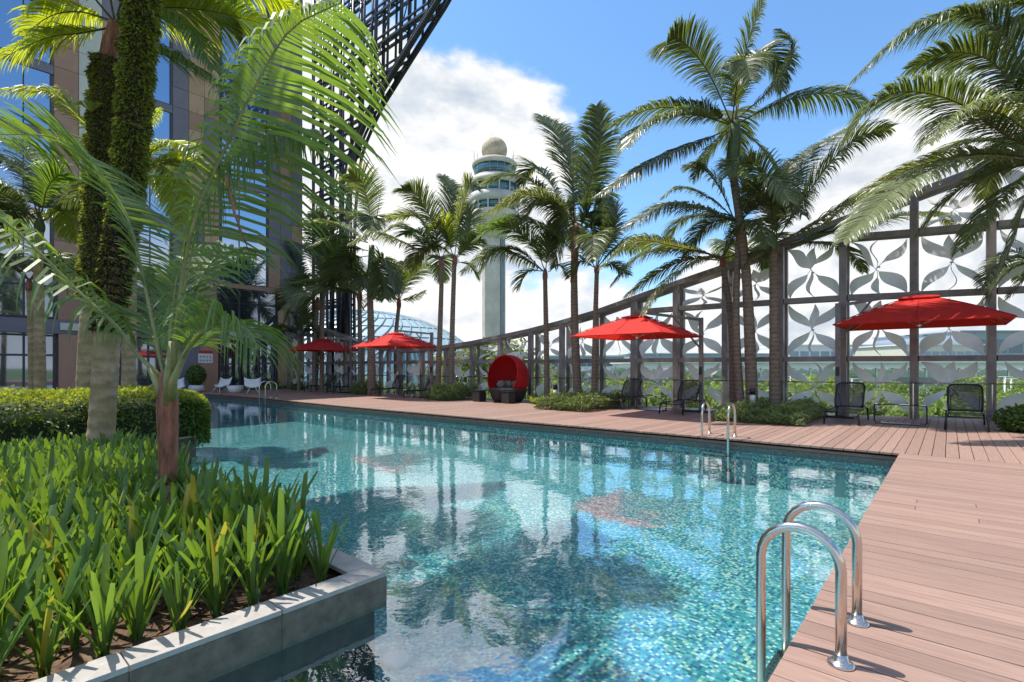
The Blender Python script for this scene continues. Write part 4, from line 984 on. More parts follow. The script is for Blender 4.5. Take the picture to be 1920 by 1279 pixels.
# --- young palm in the near planter: long fresh fronds, red-brown crownshaft
young = palm('young palm with a red brown crownshaft in the near planter, its long fronds spreading across', 4.62, [(317, 1000), (316, 940), (315, 905)], 33, 27,
     [[(322, 715), (332, 600), (362, 420), (427, 269), (480, 160), (545, 55), (640, 5), {'L': .86, 'w': .04, 'dens': 16, 'leaf': 'frond_fresh', 'dy': -.6, 'droop': .8, 'roll': .5, 'pet': .24, 'rr': .018, 'fwd': .25, 'asym': (1.2, 1.0, .42, 4.5)}],
      [(300, 706), (255, 662), (215, 608), (151, 551), (67, 467), (0, 408), (-60, 390), {'L': .5, 'w': .036, 'dens': 17, 'leaf': 'frond_fresh', 'dy': -.4, 'droop': 3.2, 'pet': .26, 'rr': .02, 'fwd': .2}],
      [(308, 706), (285, 600), (268, 520), (240, 410), (200, 345), (150, 285), (90, 255), (-10, 252), {'L': .75, 'w': .034, 'dens': 30, 'leaf': 'frond_fresh', 'dy': .5, 'droop': .4, 'roll': -.4, 'pet': .25, 'rr': .018, 'fwd': .2, 'asym': (.6, 1, 1, 1)}],
      [(323, 712), (346, 665), (376, 628), (420, 603), (462, 618), (485, 655), {'L': .62, 'w': .026, 'dens': 32, 'leaf': 'frond_fresh', 'dy': -.35, 'droop': 1.5, 'pet': .25, 'rr': .024}],
      [(320, 712), (338, 580), (372, 420), (430, 300), (504, 246), (600, 250), {'L': .8, 'w': .036, 'dens': 22, 'leaf': 'frond_fresh', 'dy': .5, 'droop': 2.6, 'pet': .34, 'rr': .018, 'fwd': .15, 'roll': -.3}],
      [(316, 712), (318, 640), (325, 570), (335, 500), {'L': .34, 'w': .022, 'dens': 34, 'leaf': 'frond_fresh', 'dy': .3, 'droop': .3, 'pet': .2}],
      [(312, 712), (290, 640), (262, 590), (230, 590), {'L': .4, 'w': .03, 'dens': 36, 'leaf': 'frond_fresh', 'dy': .9, 'droop': .6, 'pet': .25}],
      [(322, 712), (360, 560), (410, 480), (480, 470), {'L': .6, 'w': .03, 'dens': 22, 'leaf': 'frond_fresh', 'dy': 1.0, 'droop': 2.0, 'pet': .3}]],
     shaft=[(315, 912, 27), (315, 850, 32), (314, 770, 36), (313, 730, 33), (314, 698, 24)], shaft_mat='crownshaft', tm='trunk_old', rr=.026, zb=-.1)
for pts, w in (([(300, 745), (296, 722), (280, 690)], (.04, .034, .02)), ([(322, 750), (324, 715), (345, 668)], (.045, .036, .022)), ([(312, 760), (314, 710), (322, 640)], (.045, .036, .024))):
    part('leaf_sheath', MB().tube([AT(x, y, 4.58) for x, y in pts], list(w), 8), M['petiole'], young, world=True)
part('dry_leaf', MB().tube([AT(424, 330, 4.3), AT(440, 400, 4.28), AT(467, 472, 4.25)], [.012, .012, .003], 5), M['crownshaft'], young, world=True)

# ------------------------------------------------------------------ strap leaf plants
def strap_mesh(seed):
    r = random.Random(seed); l = r.uniform(.8, 1.05); w = r.uniform(.034, .05); mb = MB(); S = 6; bend = r.uniform(.02, .3); tw = r.uniform(-.4, .4)
    for i in range(S+1):
        s = i/S; x = bend*s*s*l; z = l*s*(1-.12*bend*s); ww = w*(.5+.55*math.sin(PI*min(1, s*.6+.1)))*(1 if i < S else .78); a = tw*s
        c_, s_ = math.cos(a), math.sin(a); slope = (r.uniform(-.03, .03) if i == S else 0)
        mb.v += [(x-s_*ww*.5, -c_*ww*.5, z+slope), (x-.012*(1-s)-.004, 0, z), (x+s_*ww*.5, c_*ww*.5, z-slope)]
    for i in range(S):
        b = i*3; mb.face([b, b+1, b+4, b+3], 0, True); mb.face([b+1, b+2, b+5, b+4], 0, True)
    return mb.mesh('strap_leaf', M['strap'])
straps = [strap_mesh(i) for i in range(14)]
M['strap_y'] = leafmat('yellowing_strap_leaf', (.4, .34, .04), (.6, .5, .05), .4, .4, rand=.2)
dry = []
for i in (2, 5, 9):
    d_ = straps[i].copy(); d_.materials.clear(); d_.materials.append(M['strap_y']); dry.append(d_)
pr_ = random.Random(11)
def poisson(u0, u1, v0, v1, d, tries=6000, hole=()):
    out = []
    for _ in range(tries):
        p = (pr_.uniform(u0, u1), pr_.uniform(v0, v1))
        if all((p[0]-q[0])**2+(p[1]-q[1])**2 > d*d for q in out) and all((p[0]-q[0])**2+(p[1]-q[1])**2 > q[2]**2 for q in hole): out.append(p)
    return out
yu, yv = toUV(AT(317, 1000, 4.62)); yh = toUV(AT(317, 1000, 4.62)*.93); ou, ov = toUV(AT(186, 872, 7.5))
for (u_, v_) in poisson(-2.5, -.25, .25, 3.6, .183, hole=[(yu, yv, .14), (yh[0], yh[1], .27)]):
    t = tag(link('strap_leaf_plant', None, None, UV(u_, v_, -.09), pr_.uniform(0, 6.28)), 'clump of bright green strap leaves in the near stone planter', 'plant', 'strap leaf clumps in the near planter')
    hsc = pr_.uniform(.48, .68); ncl = pr_.randint(14, 18)
    for k in range(ncl):
        o = link('leaf', pr_.choice(straps) if pr_.random() > .035 else pr_.choice(dry), t, (pr_.uniform(-.02, .02), pr_.uniform(-.02, .02), 0))
        s = hsc*pr_.uniform(.72, 1.1); til = pr_.uniform(.02, .42) if k > 3 else pr_.uniform(0, .15)
        o.rotation_euler = (0, til, k*2.4+pr_.uniform(-.4, .4)); o.scale = (s, s*1.2, s)
def clump_mesh(seed):
    r = random.Random(seed); mb = MB()
    for k in range(16):
        src = r.choice(straps); s = r.uniform(.42, .6); R_ = Matrix.Rotation(k*2.4+r.uniform(-.4, .4), 4, 'Z') @ Matrix.Rotation(r.uniform(.02, .42), 4, 'Y') @ Matrix.Diagonal((s, s*1.35, s, 1))
        b = len(mb.v); mb.v += [tuple(R_ @ v.co) for v in src.vertices]
        for p in src.polygons: mb.face([b+i for i in p.vertices], 0, True)
    return mb.mesh('strap_leaf_plant', M['strap'])
cms = [clump_mesh(i) for i in range(8)]
for (u_, v_) in poisson(-2.3, .0, 4.15, 7.0, .185, hole=[(ou, ov, .22)]):
    tag(link('strap_leaf_plant', pr_.choice(cms), None, UV(u_, v_, -.09), pr_.uniform(0, 6.28)), 'clump of strap leaves in the rear planter below the hedge', 'plant', 'strap leaf clumps in the rear planter')
for px, py, a in ((330, 1175, .5), (440, 1105, -.6)):
    p = G(px, py, 0); o = tag(link('fallen_leaf', straps[3].copy(), None, p+Vector((0, 0, .02)), 2.4+a), 'bent yellowing strap leaf leaning over the planter edge' if a > 0 else 'bent green strap leaf near the middle of the planter edge', 'leaf')
    o.data.materials.clear(); o.data.materials.append(M['strap_y'] if a > 0 else M['strap']); o.scale = (.26, .45, .26); o.rotation_euler = (0, -.9*a*2, 2.6)

lit = MB(); M['litter'] = leafmat('dry_leaf_litter', (.2, .11, .05), (.3, .15, .05), .2, .7, rand=.5)
for _ in range(900):
    p = Vector((pr_.uniform(-3, -.22), pr_.uniform(.22, 3.6), -.084)); a_ = pr_.uniform(0, 6.28); d = Vector((math.cos(a_), math.sin(a_), pr_.uniform(-.1, .3)))*pr_.uniform(.02, .07); sd_ = Vector((-d.y, d.x, pr_.uniform(-.01, .01)))*.3
    lit.quad(p-d, p-sd_+Vector((0, 0, .008)), p+d, p+sd_+Vector((0, 0, .006)))
setting('leaf_litter', lit, M['litter'], kind='stuff')
# ------------------------------------------------------------------ hedge
hd = tag(link('clipped_hedge', None, None, UV(-3.2, 8.45, 0), TH), 'long rounded clipped hedge with yellow green new growth on top', 'hedge')
hr = random.Random(2)
HL, HWd, HH = 4.65, 1.12, .98
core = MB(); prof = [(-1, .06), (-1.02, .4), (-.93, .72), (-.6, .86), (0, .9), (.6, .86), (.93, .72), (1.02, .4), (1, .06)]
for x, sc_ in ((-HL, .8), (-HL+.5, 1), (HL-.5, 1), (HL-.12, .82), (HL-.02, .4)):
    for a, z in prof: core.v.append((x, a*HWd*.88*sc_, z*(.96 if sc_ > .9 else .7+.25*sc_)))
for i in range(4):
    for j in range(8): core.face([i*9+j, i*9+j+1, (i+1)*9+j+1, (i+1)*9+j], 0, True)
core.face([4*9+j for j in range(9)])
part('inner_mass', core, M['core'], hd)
hm = MB()
def hedge_pt():
    x = hr.uniform(-HL, HL+.02) if hr.random() < .8 else HL-abs(hr.gauss(0, .2)); endf = max(0, 1-max(0, (x-(HL-.6))/.6)**2)**.5 if x > HL-.6 else 1
    th = hr.uniform(-.12, PI+.12); cy, sz = math.cos(th), math.sin(th)
    y = math.copysign(abs(cy)**.55, cy)*HWd*(.45+.55*endf); z = .38+math.copysign(abs(sz)**.6, sz)*(HH-.38)*(.55+.45*endf)
    if z < .38: z = hr.uniform(-.02, .45)
    else: z = z if hr.random() < .6 else hr.uniform(.05, z)
    bump = 1+.05*math.sin(x*5+y*3)+.04*math.sin(x*11)
    return Vector((x, y*bump, z*(1+.03*math.sin(x*4)))), cy, sz
for i in range(30000):
    p, cy, sz = hedge_pt(); p = p*1.0; p.y *= hr.uniform(.93, 1.06); p.z += hr.gauss(0, .02)
    out = Vector((hr.gauss(0, .6)+(1 if p.x > HL-.3 else 0), cy+hr.gauss(0, .5), sz*.6+hr.gauss(0, .5)-.15)).normalized()
    s = .042*hr.uniform(.6, 1.5); sd = out.cross(Vector((hr.gauss(0, 1), hr.gauss(0, 1), hr.gauss(0, 1)))).normalized()*s*.42
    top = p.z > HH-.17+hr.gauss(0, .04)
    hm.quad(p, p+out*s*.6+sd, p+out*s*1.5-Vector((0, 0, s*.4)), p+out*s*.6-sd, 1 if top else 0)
for i in range(9000):      # sprays on the top
    x = hr.uniform(-HL, HL-.1); y = hr.uniform(-1, 1)*HWd*.92; z = HH-.02-.16*abs(y/HWd)**4-(.2*max(0, (x-HL+.6)/.6)**2)
    p = Vector((x, y, z+hr.gauss(0, .015))); o_ = Vector((hr.gauss(0, .5), hr.gauss(0, .5), 1)).normalized(); s = .05*hr.uniform(.5, 1.4); sd = o_.cross(Vector((hr.gauss(0, 1), hr.gauss(0, 1), 0))).normalized()*s*.35
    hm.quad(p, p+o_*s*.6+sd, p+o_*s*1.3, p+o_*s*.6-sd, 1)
part('foliage', hm, [M['hedge'], M['hedge_top']], hd)

# ------------------------------------------------------------------ planted beds along the screen
def bed(px0, px1, py0, py1, h, n, label, seed, mk='shrub'):
    r = random.Random(seed); mb = MB()
    a, b = G(px0, py1), G(px1, py1)
    ua, va = toUV(a); ub, vb_ = toUV(b); u0 = min(ua, ub)
    for i in range(n):
        v_ = r.uniform(vb_, va); uu0 = u0+(ua-u0)*(v_-vb_)/(va-vb_) if va != vb_ else u0
        fu = interp(FEN, v_)-.3
        depth = fu-uu0; x = r.random()**1.3*depth
        hh2 = h*(.35+.65*min(1, x/.35+.2))*(.55+.5*math.sin(v_*3.1+seed)**2+.3*math.sin(v_*9+uu0+x*7)**2)*r.uniform(.15, 1)**.8
        p = UV(uu0+x, v_, hh2*.9)
        s = r.uniform(.05, .12); o_ = Vector((r.gauss(0, .6), r.gauss(0, .6)-.2, r.uniform(0, 1))).normalized(); sd = o_.cross(Vector((r.gauss(0, 1), r.gauss(0, 1), r.gauss(0, 1)))).normalized()*s*.25
        mb.quad(p, p+o_*s*.6+sd, p+o_*s*1.3-Vector((0, 0, s*.3)), p+o_*s*.6-sd)
        if r.random() < .12: mb.tube([UV(uu0+x, v_, 0), p], .004, 3, 0, cap=False)
    o = link('shrub_bed', mb.mesh('shrub_bed', M[mk])); tag(o, label, 'ground cover', None, 'stuff')
bed(1336, 1530, 0, 789, .42, 9000, 'low green shrubs under the right palms', 1)
bed(1002, 1150, 0, 767, .46, 8000, 'low green shrubs round the central palms', 2)
bed(792, 888, 0, 749, .6, 6000, 'low shrubs round the slender pair of palms', 3)
bed(655, 718, 0, 739, .6, 4000, 'low shrubs round the thick palm', 4)
bed(545, 592, 0, 731, .35, 2000, 'low plants by the hotel corner', 5)
cb = MB(); crn = random.Random(9); leafquads(cb, (0, 0, .25), .5, .6, .35, 1800, .06, crn, shell=.2)
oo = link('shrub', cb.mesh('shrub', M['hedge']), None, G(1925, 810)+Vector((0, 0, 0))); tag(oo, 'dark green shrub at the right edge beside the lounger', 'shrub')
gb2 = MB(); leafquads(gb2, (0, 0, .12), 2.6, .35, .14, 1500, .05, crn, shell=.1)
o2 = link('ground_cover', gb2.mesh('ground_cover', M['shrub']), None, UV(11.6, 29.3, 0), TH); tag(o2, 'strip of low plants at the foot of the hotel glazing', 'ground cover', None, 'stuff')
def bromeliad(px, py, s, label):
    t = thing('bromeliad', label, 'plant', G(px, py)); r = random.Random(int(px))
    for k in range(16):
        a = k*2.4; d = Vector((math.cos(a), math.sin(a), r.uniform(.5, 1.4))).normalized(); e = d*s; sd = d.cross(Vector((0, 0, 1))).normalized()*s*.09
        m_ = MB(); m_.quad(-sd*.6, e*.55-sd, e*.55+sd, sd*.6); m_.quad(e*.55-sd, e*1.0-Vector((0, 0, s*.22))-sd*.2, e*1.0-Vector((0, 0, s*.22))+sd*.2, e*.55+sd); part('leaf', m_, M['brom'], t)
bromeliad(855, 742, .75, 'yellow green bromeliad at the foot of the slender pair of palms')
bromeliad(1003, 757, .55, 'yellow green bromeliad beside the red daybed')

# ------------------------------------------------------------------ furniture
def umbrella(label, u, v, su, sv, zr, za, mast, vent=True):
    t = tag(link('parasol', None, None, UV(u, v), TH), label, 'parasol', 'red cantilever parasols over the loungers')
    mb = MB(); n = 8
    def cz(x, y):     # x,y in -1..1
        r_ = max(abs(x), abs(y)); d = min(abs(x), abs(y))/(r_+1e-6)
        return za-(za-zr)*(r_**1.25)+.05*r_*r_*(1-(1-d)**2)*0-.02*math.sin(PI*r_)*(1-abs(2*d-1))-.0
    K = 17
    for i in range(K):
        for j in range(K):
            x, y = -1+2*i/(K-1), -1+2*j/(K-1); mb.v.append((x*su/2, y*sv/2, cz(x, y)))
    for i in range(K-1):
        for j in range(K-1): mb.face([i*K+j, (i+1)*K+j, (i+1)*K+j+1, i*K+j+1], 0, False)
    c = part('canopy', mb, M['red'], t)
    vm = MB(); a = .12; zc = za+.035
    for (x0, y0), (x1, y1) in (((-a, -a), (a, -a)), ((a, -a), (a, a)), ((a, a), (-a, a)), ((-a, a), (-a, -a))):
        vm.tri((x0*su, y0*sv, zc-.09), (x1*su, y1*sv, zc-.09), (0, 0, zc)); vm.quad((x0*su, y0*sv, zc-.09), (x0*su*1.04, y0*sv*1.04, zc-.115), (x1*su*1.04, y1*sv*1.04, zc-.115), (x1*su, y1*sv, zc-.09))
    part('vent_cap', vm, M['red'], c)
    for x, y in ((-1, -1), (1, -1), (1, 1), (-1, 1), (0, -1), (1, 0), (0, 1), (-1, 0)):
        part('rib', MB().tube([(x*su/2*k, y*sv/2*k, cz(x*k, y*k)-.03) for k in (.03, .35, .7, .985)], .012, 5), M['steel'], t)
        part('strut', MB().tube([(0, 0, zr-.02), (x*su/2*.5, y*sv/2*.5, cz(x*.5, y*.5)-.04)], .009, 4), M['steel'], t)
    for x, y in ((-1, -1), (1, -1), (1, 1), (-1, 1), (0, -1), (1, 0), (0, 1), (-1, 0)):
        part('seam', MB().tube([(x*su/2*k, y*sv/2*k, cz(x*k, y*k)+.004) for k in (.1, .3, .5, .7, .85, .99)], .009, 4), M['red_dark'], c)
    for (x0, y0), (x1, y1) in (((-1, -1), (1, -1)), ((1, -1), (1, 1)), ((1, 1), (-1, 1)), ((-1, 1), (-1, -1))):
        hp = [Vector((su/2*(x0+(x1-x0)*k/8), sv/2*(y0+(y1-y0)*k/8), 0)) for k in range(9)]
        part('hem', MB().tube([(q_.x, q_.y, cz(q_.x*2/su, q_.y*2/sv)-.004) for q_ in hp], .014, 4), M['red'], c)
    part('hub', MB().lathe([(.05, zr-.08), (.06, zr), (.03, zr+.1), (.03, za-.03)], 10), M['steel'], t)
    mu, mv = mast; lu, lv = mu-u, mv-v
    part('mast', MB().box(lu-.045, lu+.045, lv-.06, lv+.06, .05, za+.02), M['frame'], t)
    part('arm', MB().beam((lu, lv, za-.05), (0, 0, za+.1), .05, .08), M['frame'], t)
    part('arm_strut', MB().beam((lu, lv, zr-.35), (lu*.55, lv*.55, za+.02), .035, .05), M['frame'], t)
    part('crank', MB().box(lu-.08, lu-.045, lv-.04, lv+.04, 1.15, 1.4), M['black'], t)
    part('base', MB().box(lu-.42, lu+.42, lv-.42, lv+.42, 0.003, .06), M['black'], t)
umbrella('large red parasol nearest on the right, above the two black loungers', 14.0, -2.35, 2.7, 3.25, 2.45, 3.16, (14.65, -.55))
umbrella('red parasol behind the mid pool ladder, second from the right', 11.75, 4.1, 2.85, 2.85, 2.3, 2.93, (13.9, 3.0))
umbrella('orange red parasol in front of the small dome skylight, third from the right', 11.9, 16.1, 2.85, 2.85, 2.3, 2.95, (13.0, 14.9))
umbrella('darker red parasol nearest the hotel, leftmost of the four', 12.1, 22.9, 2.95, 2.95, 2.28, 2.92, (12.9, 21.5))

def lounger():
    t = link('sun_lounger', None)
    w = .62
    part('frame', MB().tube([(0, -w/2, .30), (.05, -w/2, .335), (1.95, -w/2, .335)], .02, 6).tube([(0, w/2, .30), (.05, w/2, .335), (1.95, w/2, .335)], .02, 6).tube([(.0, -w/2, .3), (0, w/2, .3)], .018, 6).tube([(1.95, -w/2, .335), (1.95, w/2, .335)], .018, 6), M['black'], t)
    for x, y in ((.08, -1), (.08, 1), (1.75, -1), (1.75, 1)):
        s = -1 if x < 1 else 1
        part('leg', MB().tube([(x+s*-.02, y*w/2, .33), (x+s*.05, y*(w/2+.03), .3), (x+s*.08, y*(w/2+.05), 0)], [.02, .024, .02], 6), M['black'], t)
    m_ = MB(); K = 6
    for i in range(K):
        x0, x1 = .04+(1.2-.04)*i/K, .04+(1.2-.04)*(i+1)/K; z0, z1 = .332-.03*math.sin(PI*i/K), .332-.03*math.sin(PI*(i+1)/K)
        m_.quad((x0, -w/2+.02, z0), (x1, -w/2+.02, z1), (x1, w/2-.02, z1), (x0, w/2-.02, z0))
    part('seat', m_, M['sling'], t)
    b0, b1 = Vector((1.2, 0, .35)), Vector((1.62, 0, .97))
    def q(s, y): return b0.lerp(b1, s)+Vector((-.06*math.sin(PI*s), y, 0))
    m_ = MB()
    for i in range(6):
        s0, s1 = i/6, (i+1)/6; m_.quad(q(s0, -w/2+.02), q(s0, w/2-.02), q(s1, w/2-.02), q(s1, -w/2+.02))
    bk = part('backrest', m_, M['sling'], t)
    pts = [q(0, -w/2+.02)]+[q(s, -w/2) for s in (.3, .6, .88)]+[q(.97, -w/2+.04), q(1, -w/2+.1), q(1.01, 0), q(1, w/2-.1), q(.97, w/2-.04)]+[q(s, w/2) for s in (.88, .6, .3)]+[q(0, w/2-.02)]
    part('frame', MB().tube(pts, .022, 6).tube([q(.02, -w/2), q(.02, w/2)], .018, 6), M['black'], bk)
    part('prop', MB().tube([q(.6, -w/2+.05), (1.8, -w/2+.05, .335)], .012, 5).tube([q(.6, w/2-.05), (1.8, w/2-.05, .335)], .012, 5), M['black'], t)
    return t
L0 = lounger()
LS = [(12.45, -.93, 'black mesh lounger under the right parasol, left of its side table'), (12.8, -3.2, 'black mesh lounger at the far right, right of its side table'),
      (12.7, 5.5, 'black mesh lounger under the second parasol, the left of its pair'), (12.3, 3.3, 'black mesh lounger under the second parasol, beside the mast'),
      (12.0, 17.9, 'black lounger under the third parasol, the left of its pair'), (12.0, 15.3, 'black lounger under the third parasol, half hidden by shrubs'),
      (11.9, 24.2, 'black lounger nearest the hotel under the leftmost parasol'), (11.9, 21.8, 'black lounger behind shrubs under the leftmost parasol')]
for i, (u_, v_, lb) in enumerate(LS):
    o = L0 if i == 0 else copy_tree(L0); o.location = UV(u_, v_); o.rotation_euler = (0, 0, TH); tag(o, lb, 'sun lounger', 'black sun loungers facing the pool')
def side_table():
    t = link('side_table', None)
    part('frame', MB().tube([(0, -.5, .47), (0, -.51, .4), (0, -.51, .05), (0, -.47, .02), (0, -.38, .02)], .018, 6).tube([(0, .5, .47), (0, .51, .4), (0, .51, .05), (0, .47, .02), (0, .38, .02)], .018, 6), M['black'], t)
    part('table_top', MB().box(-.22, .22, -.5, .5, .47, .485), M['glass_top'], t)
    part('foot_plate', MB().box(-.2, .2, -.47, .47, .004, .022), M['black'], t)
    part('rail', MB().tube([(-.22, -.5, .478), (-.22, .5, .478)], .012, 5).tube([(.22, -.5, .478), (.22, .5, .478)], .012, 5), M['black'], t)
    return t
M['glass_top'] = glassmat('table_glass', (.75, .82, .8), 1.6)
T0 = side_table()
for i, (u_, v_, lb) in enumerate([(13.5, -2.0, 'low black framed side table between the two right loungers'), (13.3, 4.4, 'low black side table between the loungers of the second parasol'), (13.0, 16.6, 'low black side table under the third parasol'), (12.9, 23.0, 'low black side table under the leftmost parasol')]):
    o = T0 if i == 0 else copy_tree(T0); o.location = UV(u_, v_); o.rotation_euler = (0, 0, TH); tag(o, lb, 'side table', 'low side tables between loungers')
for px, py, w, lb in ((898, 753.5, .2, 'black woven cube table left of the red daybed'), (953, 757, .19, 'black woven cube table in front of the red daybed')):
    t = thing('stool_table', lb, 'side table', G(px, py)+Vector((0, .2, 0)), TH)
    part('body', MB().box(-w, w, -w, w, 0.01, .44), M['wicker'], t, bevel=.02); part('top', MB().box(-w-.012, w+.012, -w-.012, w+.012, .442, .46), M['black'], t, bevel=.004)

# red canopy daybed
db = thing('daybed', 'round daybed with red woven hood over a black wicker base', 'daybed', G(955, 753.5)+Vector((-.05, .12, 0)), 0)
part('base', MB().lathe([(.6, .02), (.66, .1), (.8, .45), (.84, .5), (.8, .52), (.74, .42), (0, .4)], 36), M['wicker'], db)
part('cushion', MB().lathe([(.72, .42), (.76, .5), (.7, .58), (0, .6)], 32), M['cushion'], db)
hm_ = MB(); R_ = .93; nrm = Vector((-.60, -.74, .2)).normalized(); cz_ = Vector((0, .06, 1.02)); K1, K2 = 40, 44
ex = nrm.orthogonal().normalized(); ex = Vector((0, 0, 1)).cross(nrm).normalized(); ey = nrm.cross(ex)
for lay, sc_ in ((0, 1.0), (1, .965)):
    for i in range(K1+1):
        ph = PI*(.36+.64*i/K1)
        for j in range(K2):
            th = 2*PI*j/K2; d = nrm*math.cos(ph)+(ex*math.cos(th)+ey*math.sin(th))*math.sin(ph)
            p = cz_+Vector((d.x*R_*.97, d.y*R_*.9, d.z*R_*1.04))*sc_
            p.z = max(p.z, .42) ; hm_.v.append(tuple(p))
for lay in (0, 1):
    o_ = lay*(K1+1)*K2
    for i in range(K1):
        for j in range(K2):
            q_ = [o_+i*K2+j, o_+i*K2+(j+1) % K2, o_+(i+1)*K2+(j+1) % K2, o_+(i+1)*K2+j]
            if all(hm_.v[a_][2] <= .421 for a_ in q_): continue
            hm_.face(q_ if lay == 0 else q_[::-1], 0, True)
for j in range(K2): a_, b_ = j, (j+1) % K2; hm_.face([a_, b_, (K1+1)*K2+b_, (K1+1)*K2+a_], 0, True)
db.scale = (.95, .95, .95)
hood = part('hood', hm_, M['redbed'], db)
rim = [hm_.v[j] for j in range(K2) if hm_.v[j][2] > .43]
k0_ = max(range(len(rim)), key=lambda i: (Vector(rim[i])-Vector(rim[i-1])).length); rim = rim[k0_:]+rim[:k0_]
part('rim', MB().tube(rim, .022, 6), M['redbed'], hood)
for k, (x, y) in enumerate(((-.3, .3), (.02, .42), (.34, .34))):
    pb = MB(); pb.lathe([(.0, -.17), (.14, -.14), (.2, 0), (.14, .14), (0, .17)], 14, c=(x, y, .72), sy=.5); 
    o_ = part('pillow', pb, M['pillow'], db)
part('band', MB().lathe([(.835, .5), (.855, .52), (.835, .54), (.8, .53)], 36), M['wicker'], db)

# bollard lights
def bollard(px, py, h, lb):
    t = thing('bollard_light', lb, 'bollard', G(px, py), 0, 'black bollard lights in the beds'); r = .075
    part('post', MB().lathe([(r, 0), (r, h*.52)], 16), M['black'], t)
    part('lens', MB().lathe([(r*.92, h*.52), (r*.92, h*.78)], 16), M['lens'], t)
    part('cap', MB().lathe([(r, h*.78), (r, h*.98), (r*.8, h)], 16), M['black'], t)
M['lens'] = mat('frosted_lens', (.6, .6, .56), .35, var=.05)
bollard(1041, 766, .82, 'black bollard light in front of the large central palm')
bollard(1411, 786, .84, 'black bollard light before the palms at the right')
bollard(675, 737, .85, 'black bollard light beside the thick palm')
bollard(566, 731, .9, 'black bollard light at the corner of the hotel')

# pool ladders
def arch(base, d, span, h, zb, r=.0215):
    pts = [base, base+Vector((0, 0, h-span*.5))]
    for k in range(1, 12):
        a = PI*k/12; pts.append(base+d*(span/2*(1-math.cos(a)))+Vector((0, 0, h-span*.5+span*.5*math.sin(a)*1.0)))
    pts += [base+d*span+Vector((0, 0, h-span*.5)), base+d*span+Vector((0, 0, zb))]
    return pts
def ladder(label, f0, f1, d, span=.36, h=.6, r=.024):
    t = thing('pool_ladder', label, 'pool ladder', f0); loc = f0
    f = [Vector((0, 0, 0)), f1-f0]
    for p in f:
        part('handrail', MB().tube(arch(p, d, span, h, -1.0), r, 12), M['steel'], t)
        part('flange', MB().lathe([(.058, .001), (.056, .008), (.046, .017), (.030, .02), (.028, .05), (.025, .052)], 24, c=tuple(p)), M['steel'], t)
    for i, z in enumerate((-.32, -.6, -.88)):
        a, b = f[0]+d*(span+.0)+Vector((0, 0, z)), f[1]+d*(span+.0)+Vector((0, 0, z)); dd = (b-a).normalized()
        tr = part('tread', MB().beam(a+dd*.02, b-dd*.02, .11, .03), M['steel'], t, bevel=.004)
        gp = MB()
        for j in range(11):
            c = a.lerp(b, (j+.8)/11.6)
            for k in (-.03, 0, .03): q_ = c+d*k; gp.box(q_.x-.006, q_.x+.006, q_.y-.006, q_.y+.006, z+.015, z+.02)
        part('grip', gp, M['steel'], tr)
        for e_, sg_ in ((a, 1), (b, -1)): part('bracket', MB().box(e_.x-.035, e_.x+.035, e_.y-.035, e_.y+.035, z-.03, z+.022), M['black'], tr)
ladder('stainless pool ladder nearest the camera at the right pool edge', G(1577, 1246), G(1607, 1168), VX, .35, .61)
ladder('stainless pool ladder at the middle of the far pool edge', G(1330, 813), G(1378, 819), -UX, .42, .66)
ladder('stainless pool ladder at the far end near the white chairs', UV(8.15, 19.7), UV(8.15, 20.3), -UX, .5, .75)

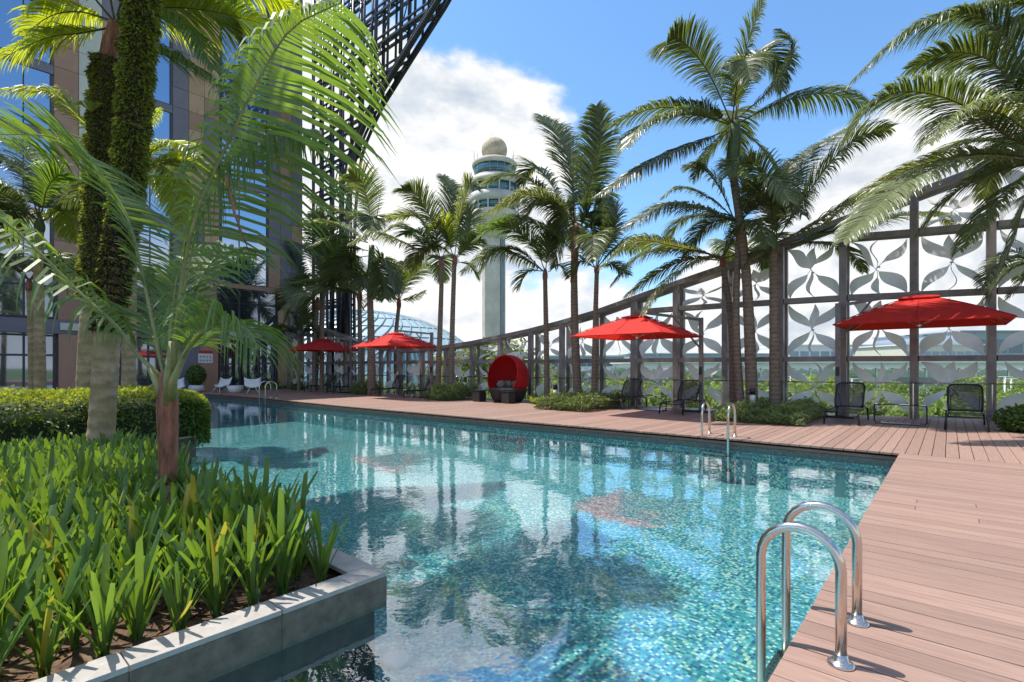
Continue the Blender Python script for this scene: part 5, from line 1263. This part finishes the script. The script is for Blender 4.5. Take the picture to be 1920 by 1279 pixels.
# white chairs, pot and bowl by the hotel
def shell_chair(px, py, rz, lb):
    t = thing('white_chair', lb, 'chair', G(px, py), rz, 'white shell chairs by the hotel'); t.scale = (.84, .84, .84)
    m_ = MB(); K = 10
    for i in range(K+1):
        s = i/K; ang = s*PI*.58
        for j in range(7):
            x = (j/6-.5); w = .86
            y = .42-.55*math.cos(ang*.2)*0 - (.5-.62*s)+.06*abs(x)*2; z = .36+.02+(.0 if s < .45 else ((s-.45)/.55)**1.3*.5)+.14*(abs(x)*2)**3
            m_.v.append((x*w*(1+.12*s), y+(0 if s < .45 else -(s-.45)*.18), z))
    for i in range(K):
        for j in range(6): b = i*7+j; m_.face([b, b+1, b+8, b+7], 0, True)
    o = part('shell', m_, M['white'], t); sm_ = o.modifiers.new('thickness', 'SOLIDIFY'); sm_.thickness = .03
    for x, y in ((-.3, -.3), (.3, -.3), (-.3, .3), (.3, .3)):
        part('leg', MB().tube([(x*.5, y*.5, .36), (x*1.15, y*1.1, 0)], .016, 6), M['white'], t)
shell_chair(474, 737.5, .5, 'white shell chair directly behind the far ladder')
shell_chair(412, 736.5, -.3, 'white shell chair beside the white planter bowl')
shell_chair(332, 739, .8, 'white shell chair half hidden at the end of the hedge')
pot = thing('potted_shrub', 'round clipped shrub in a fat white bowl by the grey wall', 'potted plant', G(368, 735.5))
part('pot', MB().lathe([(.2, 0), (.34, .08), (.4, .2), (.36, .36), (.3, .4), (.26, .38), (.26, .34), (0, .34)], 28), M['white'], pot)
pm_ = MB(); leafquads(pm_, (0, 0, .95), .5, .5, .58, 2200, .07, random.Random(4), shell=.6); part('foliage', pm_, M['hedge'], pot)
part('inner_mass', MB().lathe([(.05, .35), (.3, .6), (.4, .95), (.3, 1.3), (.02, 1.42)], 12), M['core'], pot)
bowl = thing('planter_bowl', 'wide white planter bowl between the two white chairs', 'bowl', G(441, 736))
part('bowl', MB().lathe([(.28, 0), (.33, .05), (.44, .38), (.4, .38), (.3, .3), (0, .3)], 24), M['white'], bowl)
# underwater light ring on the pool floor
lt = tag(link('pool_lamp', None, None, AT(741, 1239, 4.3)), 'round pale lamp fitting set in the pool floor', 'lamp'); lt.location.z = -.855
lp = AT(741, 1239, (E+.855)*F/(1239-HZ)); lt.location = (lp.x, lp.y, -.855)
part('ring', MB().lathe([(.075, 0), (.11, .0), (.105, .03), (.08, .03)], 24), M['white'], lt)
part('lens', MB().lathe([(.0, .012), (.075, .012), (.078, 0)], 24), mat('lamp_lens', (.25, .6, .65), .2), lt)
